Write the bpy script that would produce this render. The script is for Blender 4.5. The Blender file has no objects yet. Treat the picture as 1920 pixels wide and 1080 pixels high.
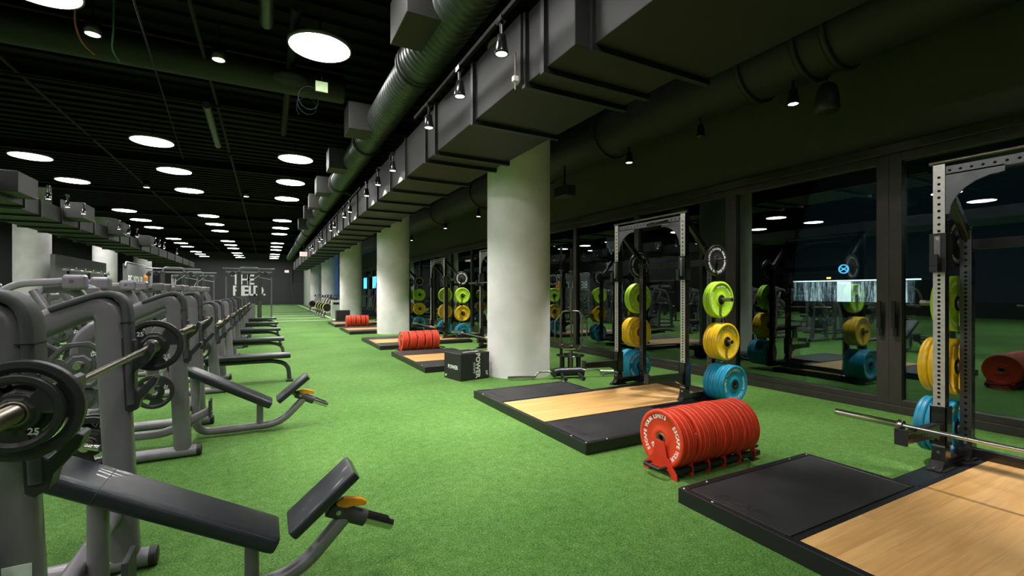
import bpy, math, random
from mathutils import Vector, Matrix
random.seed(7)
S = bpy.context.scene
COL = S.collection
PI = math.pi
ORD = ['first', 'second', 'third', 'fourth', 'fifth', 'sixth', 'seventh', 'eighth', 'ninth', 'tenth', 'eleventh',
       'twelfth', 'thirteenth', 'fourteenth', 'fifteenth', 'sixteenth', 'seventeenth', 'eighteenth', 'nineteenth', 'twentieth']

# ------------------------------------------------------------------ materials
def srgb(*c):
    return tuple(((x / 255) / 12.92 if x / 255 <= .04045 else (((x / 255) + .055) / 1.055) ** 2.4) for x in c) + (1,)

def mat(name, col, rough=.5, metal=0, var=.12, scale=12, bump=0, bscale=200, coat=0, spec=None):
    m = bpy.data.materials.new(name); m.use_nodes = True
    nt = m.node_tree; N = nt.nodes; L = nt.links
    b = N['Principled BSDF']
    tc = N.new('ShaderNodeTexCoord')
    n = N.new('ShaderNodeTexNoise'); n.inputs['Scale'].default_value = scale; n.inputs['Detail'].default_value = 4
    L.new(tc.outputs['Object'], n.inputs['Vector'])
    r = N.new('ShaderNodeValToRGB')
    r.color_ramp.elements[0].position = .3; r.color_ramp.elements[1].position = .7
    r.color_ramp.elements[0].color = tuple(max(0, x * (1 - var)) for x in col[:3]) + (1,)
    r.color_ramp.elements[1].color = tuple(min(1, x * (1 + var)) for x in col[:3]) + (1,)
    L.new(n.outputs['Fac'], r.inputs['Fac']); L.new(r.outputs['Color'], b.inputs['Base Color'])
    b.inputs['Roughness'].default_value = rough; b.inputs['Metallic'].default_value = metal
    b.inputs['Coat Weight'].default_value = coat
    if spec is not None: b.inputs['Specular IOR Level'].default_value = spec
    if bump:
        n2 = N.new('ShaderNodeTexNoise'); n2.inputs['Scale'].default_value = bscale; n2.inputs['Detail'].default_value = 3
        L.new(tc.outputs['Object'], n2.inputs['Vector'])
        bp = N.new('ShaderNodeBump'); bp.inputs['Strength'].default_value = bump; bp.inputs['Distance'].default_value = .002
        L.new(n2.outputs['Fac'], bp.inputs['Height']); L.new(bp.outputs['Normal'], b.inputs['Normal'])
    return m

def emis(name, col, st):
    m = bpy.data.materials.new(name); m.use_nodes = True
    b = m.node_tree.nodes['Principled BSDF']
    b.inputs['Base Color'].default_value = (.8, .8, .8, 1)
    b.inputs['Emission Color'].default_value = col; b.inputs['Emission Strength'].default_value = st
    return m

def turf_mat():
    m = bpy.data.materials.new('turf'); m.use_nodes = True
    nt = m.node_tree; N = nt.nodes; L = nt.links; b = N['Principled BSDF']
    tc = N.new('ShaderNodeTexCoord')
    def noise(sc, det, ro, dist=0):
        n = N.new('ShaderNodeTexNoise'); n.inputs['Scale'].default_value = sc; n.inputs['Detail'].default_value = det
        n.inputs['Roughness'].default_value = ro; n.inputs['Distortion'].default_value = dist
        L.new(tc.outputs['Object'], n.inputs['Vector']); return n
    big = noise(.7, 3, .5); mid = noise(14, 4, .7); fin = noise(115, 5, .85, .8)
    def mad(src, k, prev=None):
        a = N.new('ShaderNodeMath'); a.operation = 'MULTIPLY_ADD'; a.inputs[1].default_value = k; a.inputs[2].default_value = 0
        L.new(src, a.inputs[0])
        if prev: L.new(prev, a.inputs[2])
        return a.outputs[0]
    v = mad(big.outputs['Fac'], .12); v = mad(mid.outputs['Fac'], .13, v); v = mad(fin.outputs['Fac'], .75, v)
    r = N.new('ShaderNodeValToRGB'); e = r.color_ramp.elements
    e[0].position = .40; e[0].color = (.016, .058, .006, 1)
    e[1].position = .63; e[1].color = (.36, .50, .20, 1)
    x = e.new(.47); x.color = (.070, .192, .030, 1)
    x = e.new(.54); x.color = (.130, .285, .058, 1)
    L.new(v, r.inputs['Fac']); L.new(r.outputs['Color'], b.inputs['Base Color'])
    b.inputs['Roughness'].default_value = .8; b.inputs['Specular IOR Level'].default_value = .2
    bp = N.new('ShaderNodeBump'); bp.inputs['Strength'].default_value = .7; bp.inputs['Distance'].default_value = .012
    L.new(fin.outputs['Fac'], bp.inputs['Height']); L.new(bp.outputs['Normal'], b.inputs['Normal'])
    return m

def wood_mat():
    m = bpy.data.materials.new('wood_deck'); m.use_nodes = True
    nt = m.node_tree; N = nt.nodes; L = nt.links; b = N['Principled BSDF']
    tc = N.new('ShaderNodeTexCoord'); mp = N.new('ShaderNodeMapping'); mp.inputs['Scale'].default_value = (1, 14, 1)
    L.new(tc.outputs['Object'], mp.inputs['Vector'])
    n = N.new('ShaderNodeTexNoise'); n.inputs['Scale'].default_value = 2.2; n.inputs['Detail'].default_value = 8; n.inputs['Distortion'].default_value = .6
    L.new(mp.outputs['Vector'], n.inputs['Vector'])
    br = N.new('ShaderNodeTexBrick'); br.inputs['Scale'].default_value = 1; br.inputs['Brick Width'].default_value = 1.3
    br.inputs['Row Height'].default_value = .095; br.inputs['Mortar Size'].default_value = .0006
    br.inputs['Color1'].default_value = (.70, .41, .15, 1); br.inputs['Color2'].default_value = (.80, .50, .20, 1)
    br.inputs['Mortar'].default_value = (.42, .22, .07, 1)
    L.new(tc.outputs['Object'], br.inputs['Vector'])
    r = N.new('ShaderNodeValToRGB'); r.color_ramp.elements[0].position = .3; r.color_ramp.elements[1].position = .75
    r.color_ramp.elements[0].color = (.78, .72, .66, 1); r.color_ramp.elements[1].color = (1.05, 1.03, 1, 1)
    L.new(n.outputs['Fac'], r.inputs['Fac'])
    mx = N.new('ShaderNodeMix'); mx.data_type = 'RGBA'; mx.blend_type = 'MULTIPLY'; mx.inputs[0].default_value = 1
    L.new(br.outputs['Color'], mx.inputs[6]); L.new(r.outputs['Color'], mx.inputs[7])
    L.new(mx.outputs[2], b.inputs['Base Color']); b.inputs['Roughness'].default_value = .38
    return m

def glass_mat():
    m = bpy.data.materials.new('window_glass'); m.use_nodes = True
    nt = m.node_tree; N = nt.nodes; L = nt.links
    for n in list(N):
        if n.type != 'OUTPUT_MATERIAL': N.remove(n)
    out = [n for n in N if n.type == 'OUTPUT_MATERIAL'][0]
    tr = N.new('ShaderNodeBsdfTransparent'); tr.inputs[0].default_value = (.62, .72, .70, 1)
    gl = N.new('ShaderNodeBsdfGlossy'); gl.inputs['Color'].default_value = (.62, .74, .72, 1); gl.inputs['Roughness'].default_value = .004
    fr = N.new('ShaderNodeFresnel'); fr.inputs['IOR'].default_value = 1.95
    ad = N.new('ShaderNodeMath'); ad.operation = 'ADD'; ad.inputs[1].default_value = .13; ad.use_clamp = True
    mx = N.new('ShaderNodeMixShader')
    L.new(fr.outputs[0], ad.inputs[0]); L.new(ad.outputs[0], mx.inputs[0]); L.new(tr.outputs[0], mx.inputs[1]); L.new(gl.outputs[0], mx.inputs[2])
    L.new(mx.outputs[0], out.inputs['Surface'])
    return m

M = {}
M['turf'] = turf_mat(); M['wood'] = wood_mat(); M['glass'] = glass_mat()
M['mat'] = mat('rubber_mat', (.020, .020, .022, 1), .55, var=.35, scale=3, bump=.25, bscale=300)
M['frame'] = mat('black_frame', (.012, .012, .014, 1), .38)
M['rubber'] = mat('black_rubber', (.014, .014, .015, 1), .5, bump=.1)
M['hole'] = mat('dark_hole', (.003, .003, .003, 1), .9)
M['rackblack'] = mat('rack_black', (.013, .012, .012, 1), .22, coat=.4)
M['racksteel'] = mat('rack_steel', (.60, .57, .53, 1), .38, .55, var=.1, scale=30)
M['rackgrey'] = mat('rack_grey', (.12, .12, .125, 1), .33, .6)
M['chrome'] = mat('chrome', (.62, .60, .56, 1), .2, 1, var=.06)
M['steel'] = mat('bar_steel', (.22, .20, .165, 1), .38, 1, var=.18, scale=20)
M['machine'] = mat('machine_grey', (.172, .158, .178, 1), .36, .2, var=.06, coat=.2)
M['machinelight'] = mat('machine_light_grey', (.24, .225, .25, 1), .36, .25, var=.06)
M['guard'] = mat('guard_charcoal', (.046, .047, .051, 1), .6, bump=.2, bscale=400)
M['hook'] = mat('hook_plastic', (.020, .021, .024, 1), .45)
M['leather'] = mat('pad_vinyl', (.017, .020, .027, 1), .3, bump=.35, bscale=500, coat=.1)
M['orange'] = mat('lever_orange', (.85, .33, .012, 1), .35)
M['iron'] = mat('iron_plate', (.024, .025, .027, 1), .42, .1, bump=.2, bscale=250)
M['iron2'] = mat('iron_plate_grey', (.095, .097, .105, 1), .4, .3)
M['red'] = mat('bumper_red', (.66, .042, .010, 1), .5, var=.07)
M['yellow'] = mat('bumper_yellow', (.82, .50, .010, 1), .42, var=.07)
M['blue'] = mat('bumper_blue', (.010, .26, .44, 1), .42, var=.07)
M['green'] = mat('bumper_green', (.38, .66, .025, 1), .42, var=.07)
M['black'] = mat('bumper_black', (.014, .014, .015, 1), .4, var=.07)
M['white'] = mat('white_print', (.82, .82, .80, 1), .6, var=.03)
M['yprint'] = mat('pale_yellow_print', (.85, .80, .25, 1), .6, var=.03)
M['gprint'] = mat('pale_green_print', (.70, .85, .35, 1), .6, var=.03)
M['redpaint'] = mat('red_paint', (.62, .03, .012, 1), .4)
M['column'] = mat('concrete', (.78, .745, .755, 1), .8, var=.09, scale=2.2, bump=.15, bscale=30)
M['dark'] = mat('ceiling_black', (.0060, .0036, .0052, 1), .85, spec=.2)
M['duct'] = mat('duct_paint', (.0130, .0120, .0105, 1), .62, 0, var=.15, scale=3)
M['spiral'] = mat('spiral_duct_paint', (.062, .070, .064, 1), .36, .35, var=.15, scale=4)
M['ductdark'] = mat('duct_dark', (.0115, .0095, .0095, 1), .6)
M['flange'] = mat('flange_black', (.008, .008, .008, 1), .5)
M['pipe'] = mat('pipe_dark', (.012, .0115, .0115, 1), .75, spec=.25)
M['cablegreen'] = mat('cable_green', (.02, .09, .03, 1), .5)
M['copper'] = mat('cable_orange', (.35, .07, .03, 1), .5)
M['wallr'] = mat('wall_olive_dark', (.062, .064, .052, 1), .7, var=.05)
M['wallf'] = mat('wall_charcoal', (.045, .044, .050, 1), .75, var=.05)
M['walll'] = mat('wall_black', (.010, .011, .013, 1), .7)
M['wallw'] = mat('wall_pale', (.42, .46, .40, 1), .8, var=.05)
M['wframe'] = mat('window_frame_bronze', (.058, .050, .046, 1), .35, .35, var=.1)
M['panel'] = mat('panel_grey', (.12, .12, .128, 1), .6, var=.05)
M['line'] = mat('turf_line_white', (.75, .82, .74, 1), .8, var=.1, scale=60)
M['box'] = mat('box_vinyl', (.016, .016, .017, 1), .5, bump=.3, bscale=350)
M['bolt'] = mat('bolt', (.5, .5, .48, 1), .3, 1)
M['paper'] = mat('sticker_paper', (.7, .75, .68, 1), .6)
M['brown'] = mat('roller_brown', (.05, .035, .028, 1), .6)
M['orangep'] = mat('orange_print', (.85, .27, .01, 1), .6)
M['tag'] = mat('tag_green', (.25, .36, .18, 1), .6)
M['asphalt'] = mat('asphalt', (.02, .022, .024, 1), .9)
M['disc'] = emis('disc_light', (1, .985, .95, 1), 19)
M['spot'] = emis('spot_lens', (1, .95, .86, 1), 9)
M['exitred'] = emis('exit_red', (1, .05, .03, 1), .9)
M['exitw'] = emis('exit_white', (1, .8, .75, 1), .12)
M['screen'] = emis('screen_blue', (.02, .25, 1, 1), 1.6)
M['strip'] = emis('strip_white', (.85, .95, 1, 1), 2.5)
M['bluesign'] = emis('sign_blue', (.1, .5, 1, 1), 1.6)
M['amber'] = emis('amber_lamp', (1, .5, .1, 1), 4)

def facade_mat():
    m = bpy.data.materials.new('lit_facade'); m.use_nodes = True
    nt = m.node_tree; N = nt.nodes; L = nt.links; b = N['Principled BSDF']
    b.inputs['Base Color'].default_value = (.02, .02, .02, 1)
    tc = N.new('ShaderNodeTexCoord'); mp = N.new('ShaderNodeMapping'); mp.inputs['Scale'].default_value = (1, 3.2, .35)
    L.new(tc.outputs['Object'], mp.inputs['Vector'])
    n = N.new('ShaderNodeTexNoise'); n.inputs['Scale'].default_value = 1.1; n.inputs['Detail'].default_value = 7; n.inputs['Roughness'].default_value = .8
    L.new(mp.outputs['Vector'], n.inputs['Vector'])
    r = N.new('ShaderNodeValToRGB'); e = r.color_ramp.elements
    e[0].position = .42; e[0].color = (.01, .015, .02, 1); e[1].position = .62; e[1].color = (.75, .85, .9, 1)
    x = e.new(.52); x.color = (.10, .13, .15, 1)
    L.new(n.outputs['Fac'], r.inputs['Fac']); L.new(r.outputs['Color'], b.inputs['Emission Color'])
    b.inputs['Emission Strength'].default_value = 1.0
    return m
M['facade'] = facade_mat()
M['lobby'] = emis('lobby_white', (.9, .97, 1, 1), 1.3)

# ------------------------------------------------------------------ mesh helpers
def fillet(pts, r, k=5):
    pts = [Vector(p) for p in pts]; out = [pts[0]]
    for i in range(1, len(pts) - 1):
        a, b, c = pts[i - 1], pts[i], pts[i + 1]
        d1 = (a - b); d2 = (c - b)
        q = min(r, d1.length * .49, d2.length * .49)
        p0 = b + d1.normalized() * q; p2 = b + d2.normalized() * q
        for j in range(k + 1):
            t = j / k
            out.append(p0 * (1 - t) ** 2 + b * 2 * t * (1 - t) + p2 * t * t)
    out.append(pts[-1]); return out

def rrect(w, h, r, k=3):
    r = min(r, w / 2 - 1e-4, h / 2 - 1e-4); o = []
    for cx, cy, a in ((w / 2 - r, h / 2 - r, 0), (-w / 2 + r, h / 2 - r, 90), (-w / 2 + r, -h / 2 + r, 180), (w / 2 - r, -h / 2 + r, 270)):
        for j in range(k + 1):
            t = math.radians(a + 90 * j / k); o.append((cx + r * math.cos(t), cy + r * math.sin(t)))
    return o

_tc = {}
def text_geo(s, size=1, ext=.0015, off=0.0):
    key = (s, size, ext, off)
    if key in _tc: return _tc[key]
    cu = bpy.data.curves.new('t', 'FONT'); cu.body = s; cu.size = size; cu.extrude = ext; cu.offset = off
    cu.resolution_u = 2; cu.align_x = 'CENTER'; cu.align_y = 'CENTER'
    o = bpy.data.objects.new('t', cu); COL.objects.link(o)
    dg = bpy.context.evaluated_depsgraph_get(); dg.update()
    me = bpy.data.meshes.new_from_object(o.evaluated_get(dg))
    V = [v.co.copy() for v in me.vertices]; F = [tuple(p.vertices) for p in me.polygons]
    bpy.data.objects.remove(o); bpy.data.meshes.remove(me); bpy.data.curves.remove(cu)
    _tc[key] = (V, F); return V, F

class MB:
    def __init__(s): s.v = []; s.f = []; s.m = []; s.sm = []; s.X = Matrix()
    def add(s, V, F, mi=0, smooth=False):
        n = len(s.v); s.v += [tuple(s.X @ Vector(v)) for v in V]
        for f in F: s.f.append(tuple(i + n for i in f)); s.m.append(mi); s.sm.append(smooth)
        return s
    def box(s, c, d, mi=0, R=None):
        x, y, z = d[0] / 2, d[1] / 2, d[2] / 2
        V = [Vector((a * x, b * y, e * z)) for a in (-1, 1) for b in (-1, 1) for e in (-1, 1)]
        if R: V = [R @ v for v in V]
        V = [v + Vector(c) for v in V]
        return s.add(V, [(0, 1, 3, 2), (4, 6, 7, 5), (0, 4, 5, 1), (2, 3, 7, 6), (0, 2, 6, 4), (1, 5, 7, 3)], mi)
    def bx(s, x0, x1, y0, y1, z0, z1, mi=0):
        return s.box(((x0 + x1) / 2, (y0 + y1) / 2, (z0 + z1) / 2), (abs(x1 - x0), abs(y1 - y0), abs(z1 - z0)), mi)
    def sweep(s, path, sec, up=(0, 1, 0), mi=0, smooth=True, caps=True, scale=None):
        path = [Vector(p) for p in path]; up = Vector(up); n = len(sec); V = []; F = []
        for i, p in enumerate(path):
            a = path[max(0, i - 1)]; b = path[min(len(path) - 1, i + 1)]
            T = (b - a).normalized()
            B = up - T * up.dot(T)
            if B.length < 1e-3: B = Vector((1, 0, 0)) - T * T.x
            if B.length < 1e-3: B = Vector((0, 0, 1)) - T * T.z
            B.normalize(); Nn = B.cross(T); up = B
            k = scale[i] if scale else 1
            V += [p + Nn * (q[0] * k) + B * (q[1] * k) for q in sec]
        for i in range(len(path) - 1):
            for j in range(n):
                a = i * n + j; b = i * n + (j + 1) % n
                F.append((a, b, b + n, a + n))
        s.add(V, F, mi, smooth)
        if caps:
            s.add(V[:n], [tuple(range(n))[::-1]], mi); s.add(V[-n:], [tuple(range(n))], mi)
        return s
    def tube(s, path, r, n=12, mi=0, caps=True):
        return s.sweep(path, [(r * math.cos(2 * PI * j / n), r * math.sin(2 * PI * j / n)) for j in range(n)], (0, 1, 0.01), mi, True, caps)
    def cyl(s, a, b, r, n=20, mi=0, r2=None):
        return s.sweep([a, b], [(r * math.cos(2 * PI * j / n), r * math.sin(2 * PI * j / n)) for j in range(n)], (.01, 1, .02), mi, True, True, [1, (r2 if r2 is not None else r) / r])
    def lathe(s, prof, n=32, mi=0, ax='z', c=(0, 0, 0), closed=False, smooth=True):
        V = []; F = []; k = len(prof); c = Vector(c)
        for j in range(n):
            t = 2 * PI * j / n; cs, sn = math.cos(t), math.sin(t)
            for r, z in prof:
                v = {'z': (r * cs, r * sn, z), 'y': (r * cs, z, r * sn), 'x': (z, r * cs, r * sn)}[ax]
                V.append(Vector(v) + c)
        for j in range(n):
            for i in range(k if closed else k - 1):
                a = j * k + i; b = j * k + (i + 1) % k; a2 = ((j + 1) % n) * k + i; b2 = ((j + 1) % n) * k + (i + 1) % k
                F.append((a, b, b2, a2))
        return s.add(V, F, mi, smooth)
    def prism(s, poly, ax, a, b, mi=0):
        n = len(poly)
        def P(p, t): return {'y': (p[0], t, p[1]), 'x': (t, p[0], p[1]), 'z': (p[0], p[1], t)}[ax]
        V = [P(p, a) for p in poly] + [P(p, b) for p in poly]
        F = [tuple(range(n))[::-1], tuple(range(n, 2 * n))] + [(i, (i + 1) % n, n + (i + 1) % n, n + i) for i in range(n)]
        return s.add(V, F, mi)
    def text(s, st, size, Mx, mi=0, ext=.0012, off=.0):
        V, F = text_geo(st, size, ext, off)
        return s.add([Mx @ v for v in V], F, mi)
    def build(s, name, mats, parent=None, bevel=0, seg=2, label=None):
        me = bpy.data.meshes.new(name); me.from_pydata(s.v, [], s.f)
        if not isinstance(mats, (list, tuple)): mats = [mats]
        for m in mats: me.materials.append(M[m] if isinstance(m, str) else m)
        me.polygons.foreach_set('material_index', s.m)
        me.polygons.foreach_set('use_smooth', [bool(x) for x in s.sm]); me.update()
        import bmesh
        bm = bmesh.new(); bm.from_mesh(me); bmesh.ops.recalc_face_normals(bm, faces=bm.faces); bm.to_mesh(me); bm.free()
        o = bpy.data.objects.new(name, me); COL.objects.link(o)
        if parent: o.parent = parent
        if bevel:
            bv = o.modifiers.new('bevel', 'BEVEL'); bv.width = bevel; bv.segments = seg; bv.limit_method = 'ANGLE'; bv.angle_limit = math.radians(40)
        if label: o['label'] = label
        return o

def tag(o, label, cat, group=None, kind=None):
    o['label'] = label; o['category'] = cat
    if group: o['group'] = group
    if kind: o['kind'] = kind
    return o
def thing(name, label, cat, loc=(0, 0, 0), rz=0, group=None):
    o = bpy.data.objects.new(name, None); COL.objects.link(o); o.empty_display_size = .1
    o.location = loc; o.rotation_euler = (0, 0, rz)
    return tag(o, label, cat, group)
KIDS = {}
def kids(o):
    if o.name not in KIDS: KIDS[o.name] = [c for c in bpy.data.objects if c.parent == o]
    return KIDS[o.name]
def dup(o, parent=None):
    c = o.copy(); COL.objects.link(c)
    if parent: c.parent = parent
    for ch in kids(o): dup(ch, c)
    return c
def place(proto, loc, label, group=None, rz=None, rot=None):
    if not proto.get('_used'): proto['_used'] = 1; kids(proto); o = proto; [kids(k) for k in kids(proto)]
    else: o = dup(proto)
    o.location = loc
    if rz is not None: o.rotation_euler = (0, 0, rz)
    if rot is not None: o.rotation_euler = rot
    o['label'] = label
    if group: o['group'] = group
    return o
def struct(name, mb, m, bevel=0):
    o = mb.build(name, m, None, bevel); o['kind'] = 'structure'; return o
RX = lambda a: Matrix.Rotation(a, 4, 'X')
RY = lambda a: Matrix.Rotation(a, 4, 'Y')
RZ = lambda a: Matrix.Rotation(a, 4, 'Z')
T = lambda *a: Matrix.Translation(Vector(a))

# ------------------------------------------------------------------ the setting
XW = 6.5; XL = -21.0; YB = -5.0; YF = 58.0; ZC = 5.7; ZH = 3.12
struct('floor', MB().bx(XL, XW + .25, YB, YF, -.2, 0), 'turf')
mb = MB().bx(XL, XW + .25, YB, YF, ZC, ZC + .2)
y = YB + .2
while y < YF:
    mb.bx(XL, XW, y, y + .17, ZC - .06, ZC); y += .42
struct('ceiling', mb, 'dark')
struct('wall_far', MB().bx(XL, XW + .25, YF, YF + .2, 0, ZC), 'wallf')
struct('wall_back', MB().bx(XL, XW + .25, YB - .2, YB, 0, ZC), 'wallf')
struct('wall_left', MB().bx(XL - .2, XL, YB, YF, 0, ZC), 'walll')
struct('wall_left_far', MB().bx(-13.2, -13, 21, YF, 0, ZC).bx(XL, -13.2, 21, 21.2, 0, ZC), 'walll')
struct('wall_right', MB().bx(XW - .02, XW + .25, YB, YF, ZH, ZC).bx(XW - .02, XW + .25, 40, YF, 0, ZH), 'wallr')
struct('trim_1', MB().bx(XW - .10, XW + .12, YB, 40, ZH - .10, ZH), 'wframe', .004)
struct('trim_2', MB().bx(XW - .08, XW + .12, YB, 40, 0, .09), 'wframe', .004)
# pale wall block at the far right end and its dark doorway
mb = MB().bx(3.75, 6.4, 46, 57.9, 0, 4.3)
struct('wall_pale_block', mb, 'wallw')
mb = MB().bx(2.55, 3.74, 57.84, 57.98, 0, 2.5)
d = struct('door_2', mb, 'wallf', .01)
MB().bx(2.45, 2.55, 57.8, 57.98, 0, 4.0).build('door_frame', 'guard', d)
MB().cyl((2.66, 57.8, 1.05), (2.66, 57.72, 1.05), .03).build('door_handle', 'chrome', d)

def window(n, y0, y1, door=False, fr=.07):
    mb = MB()
    zb = .09; zt = ZH - .10; x0, x1 = XW - .05, XW + .05
    f = fr
    mb.bx(x0, x1, y0, y0 + f, zb, zt).bx(x0, x1, y1 - f, y1, zb, zt).bx(x0, x1, y0 + f, y1 - f, zb, zb + .07).bx(x0, x1, y0 + f, y1 - f, zt - .10, zt)
    # shade cassette behind the top of the pane
    o = mb.build('window_%d' % n if not door else 'door_%d' % n, 'wframe', None, .004); o['kind'] = 'structure'
    MB().bx(x0 + .055, x0 + .075, y0 + f, y1 - f, zb + .07, zt - .10).build('window_pane', 'glass', o)
    MB().bx(x0 + .10, x0 + .17, y0 + f, y1 - f, zt - .28, zt - .1).build('shade_cassette', 'machinelight', o)
    return o
edges = [-5, -3.44, -1.4, .66, 2.73, 4.86, 6.93, 9.0, 11.1, 13.2, 15.3, 17.4, 19.5, 21.6, 23.7, 25.8, 28, 30.4, 32.8, 35.2, 37.6, 40]
for i in range(len(edges) - 1):
    y0, y1 = edges[i], edges[i + 1]
    dr = i in (3, 4)
    o = window(i + 1 if not dr else (3 if i == 3 else 1), y0, y1, dr, .125 if dr else .06)
    if dr:
        yy = y1 - .07 if i == 3 else y0 + .07
        h = MB().box((XW - .065, yy, 1.02), (.03, .04, .26)).bx(XW - .115, XW - .08, yy - .02, yy + .02, 1.08, 1.12).bx(XW - .125, XW - .095, yy - .02, yy + .02, .98, 1.3)
        h.build('door_handle', 'rackblack', o, .005)

# white line markings on the turf field
mb = MB().bx(-6, 3.15, 24.9, 25.02, .001, .006).bx(-6, 3.1, 56.5, 56.62, .001, .006).bx(3.0, 3.15, 25.0, 56.5, .001, .006)
struct('trim_3', mb, 'line')
mb = MB()
for i, yy in enumerate([27.5, 30.5, 34, 38, 43, 49]):
    mb.bx(.2, 2.6, yy, yy + .12, .001, .006)
struct('trim_4', mb, 'line')

# columns
proto = MB().lathe([(.54, 0), (.54, 3.42), (.54, 5.6)], 64).build('column', 'column'); proto['category'] = 'column'
CL = [(3.84, 7.0, 'nearest pale round concrete column, beside the black box'),
      (3.84, 15.95, 'second pale round concrete column of the right row, behind the red plates'),
      (3.84, 25.0, 'third pale round concrete column of the right row, beside the bikes'),
      (3.84, 34.0, 'fourth pale round concrete column of the right row'),
      (3.84, 43.0, 'farthest pale round concrete column of the right row'),
      (-8.1, 24.8, 'nearer pale round column beyond the grey machines on the left'),
      (-8.1, 34.0, 'farther pale round column on the left, behind the grey partition'),
      (-8.1, 43.0, 'third pale round column on the far left')]
for x, y, l in CL: place(proto, (x, y, 0), l, 'concrete columns')

# ------------------------------------------------------------------ ceiling: ducts and pipes
def flat_duct(name, label, segs, flanges, x0, x1, z0, z1, side=1):
    t = thing(name, label, 'air duct', (0, segs[0][0], 0))
    yo = segs[0][0]
    for a, b, dx0, dx1, dz in segs:
        MB().bx(x0 + dx0, x1 + dx1, a - yo, b - yo, z0 + dz, z1).build('duct_section', 'duct', t, .006)
    for y in flanges:
        dx0 = dz = dx1 = 0
        for a, b, p, q, r in segs:
            if a <= y <= b: dx0, dx1, dz = p, q, r
        A, B = x0 + dx0 - .035, x1 + dx1 + .035
        MB().bx(A, B, y - .03 - yo, y + .03 - yo, z0 + dz - .05, z0 + dz).bx(A, x0 + dx0, y - .03 - yo, y + .03 - yo, z0 + dz, z1).bx(x1 + dx1, B, y - .03 - yo, y + .03 - yo, z0 + dz, z1).build('duct_flange', 'flange', t)
    return t
fl = [-1.5, .6, 3.02, 3.5, 3.83, 4.95, 6.3, 6.75, 7.9, 9.0, 10.2, 11.4, 12.7, 14, 15.3, 16.7, 18.2, 19.8, 21.5, 23.3, 25.2, 27.3, 29.5, 32, 35, 38.5, 42]
flat_duct('flat_duct', 'wide dark green rectangular air duct running along the right columns', [(-4.9, 3.05, .22, .42, .02), (3.05, 3.85, .06, .12, 0), (3.85, 46, 0, 0, 0)], fl, 2.13, 3.25, 3.39, 4.05)
fl2 = [4, 6.2, 8.4, 10.6, 12.8, 15, 16.2, 17.6, 19, 20.4, 22, 23.5, 25, 27, 29, 31, 33.5, 36, 39, 42]
flat_duct('flat_duct', 'wide dark rectangular air duct along the left columns', [(2, 13, -.3, .25, .1), (13, 15.2, -.1, .1, .05), (15.2, 45, 0, 0, 0)], fl2, -6.5, -5.15, 3.38, 3.8)
t = thing('duct_box', 'black plenum box on the left air duct, nearest of its row', 'duct box', (-4.9, 14.2, 3.55), group='plenum boxes on the left duct')
MB().bx(-.25, .2, -.5, .5, 0, .45).build('box_body', 'duct', t, .01); MB().bx(-.3, -.25, -.5, .5, -.05, .5).build('box_flange', 'flange', t)
for i, (yy, nm) in enumerate([(18.2, 'second'), (22.4, 'third'), (27, 'fourth')]):
    place(t, (-4.9, yy, 3.55), 'black plenum box on the left air duct, %s of its row' % nm) if i else (kids(t), t.__setitem__('_used', 1), place(t, (-4.9, yy, 3.55), 'black plenum box on the left air duct, second of its row'))

# ribbed spiral duct
SX, SZ = 1.83, 4.50
t = thing('spiral_duct', 'grey ribbed round spiral air duct running down the gym', 'air duct', (SX, 1.5, SZ))
for a, b, r in ((0, 4.6, .29), (4.62, 12.4, .255), (12.4, 22, .25), (22, 45, .24)):
    prof = []; y = a
    while y < b - .001:
        prof += [(r, y), (r, y + .092), (r + .007, y + .096), (r + .007, y + .106)]; y += .11 if b < 22.5 else .22
    MB().lathe(prof, 40, ax='y').build('duct_section', 'spiral', t)
for y in (4.61, 4.72, 8.3, 12.3, 16, 20, 24, 29):
    MB().lathe([(.25, y - .03), (.305, y - .03), (.305, y + .03), (.25, y + .03)], 40, ax='y').build('duct_collar', 'ductdark', t)
for y, w in ((3.2, .8), (7.0, .62), (9.9, .6), (12.9, .7), (15.6, .5), (18, .5), (21.5, .5)):
    MB().bx(-.56, -.15, y, y + w * .9, -.22, .26).build('side_outlet', 'duct', t, .008)
MB().tube(fillet([(0, 12.6, .0), (.35, 13.1, -.02), (.9, 13.3, -.05)], .3), .17, 20).build('branch_duct', 'spiral', t)
# big round duct on the window side
t = thing('round_duct', 'large dark round air duct along the window wall', 'air duct', (5.3, -4.8, 4.15))
MB().lathe([(.40, 0), (.40, 46)], 40, ax='y').build('duct_section', 'ductdark', t)
for y in (7.45, 7.75, 8.4, 11.1, 13.4, 16.5, 20, 25):
    MB().lathe([(.40, y - .03), (.435, y - .03), (.435, y + .03), (.40, y + .03)], 40, ax='y').build('duct_collar', 'flange', t)
# pipes, conduits
def pipe(label, pts, r, m, fr=.05):
    o = MB().tube(fillet(pts, fr), r, 10).build('pipe', m); tag(o, label, 'pipe', None); return o
pipe('thin sprinkler pipe along the gym above the middle light row', [(-.9, -3, 5.25), (-.9, 57, 5.25)], .03, 'pipe')
pipe('thin sprinkler pipe along the gym above the left light row', [(-3.9, -3, 5.3), (-3.9, 57, 5.3)], .03, 'pipe')
pipe('dark pipe crossing the ceiling behind the nearest round lights', [(-11.5, 11.2, 5.2), (1.4, 11.2, 5.2)], .03, 'pipe')
pipe('dark pipe crossing the ceiling between the third and fourth lights', [(-11.5, 14.9, 5.2), (1.4, 14.9, 5.2)], .035, 'pipe')
pipe('dark pipe crossing the ceiling behind the first group of lights', [(-11.5, 21.5, 5.2), (1.4, 21.5, 5.2)], .05, 'pipe')
pipe('grey-green stub pipe hanging down the middle of the ceiling', [(-1.05, 10.9, 5.1), (-1.05, 13.4, 5.0)], .075, 'spiral')
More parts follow.
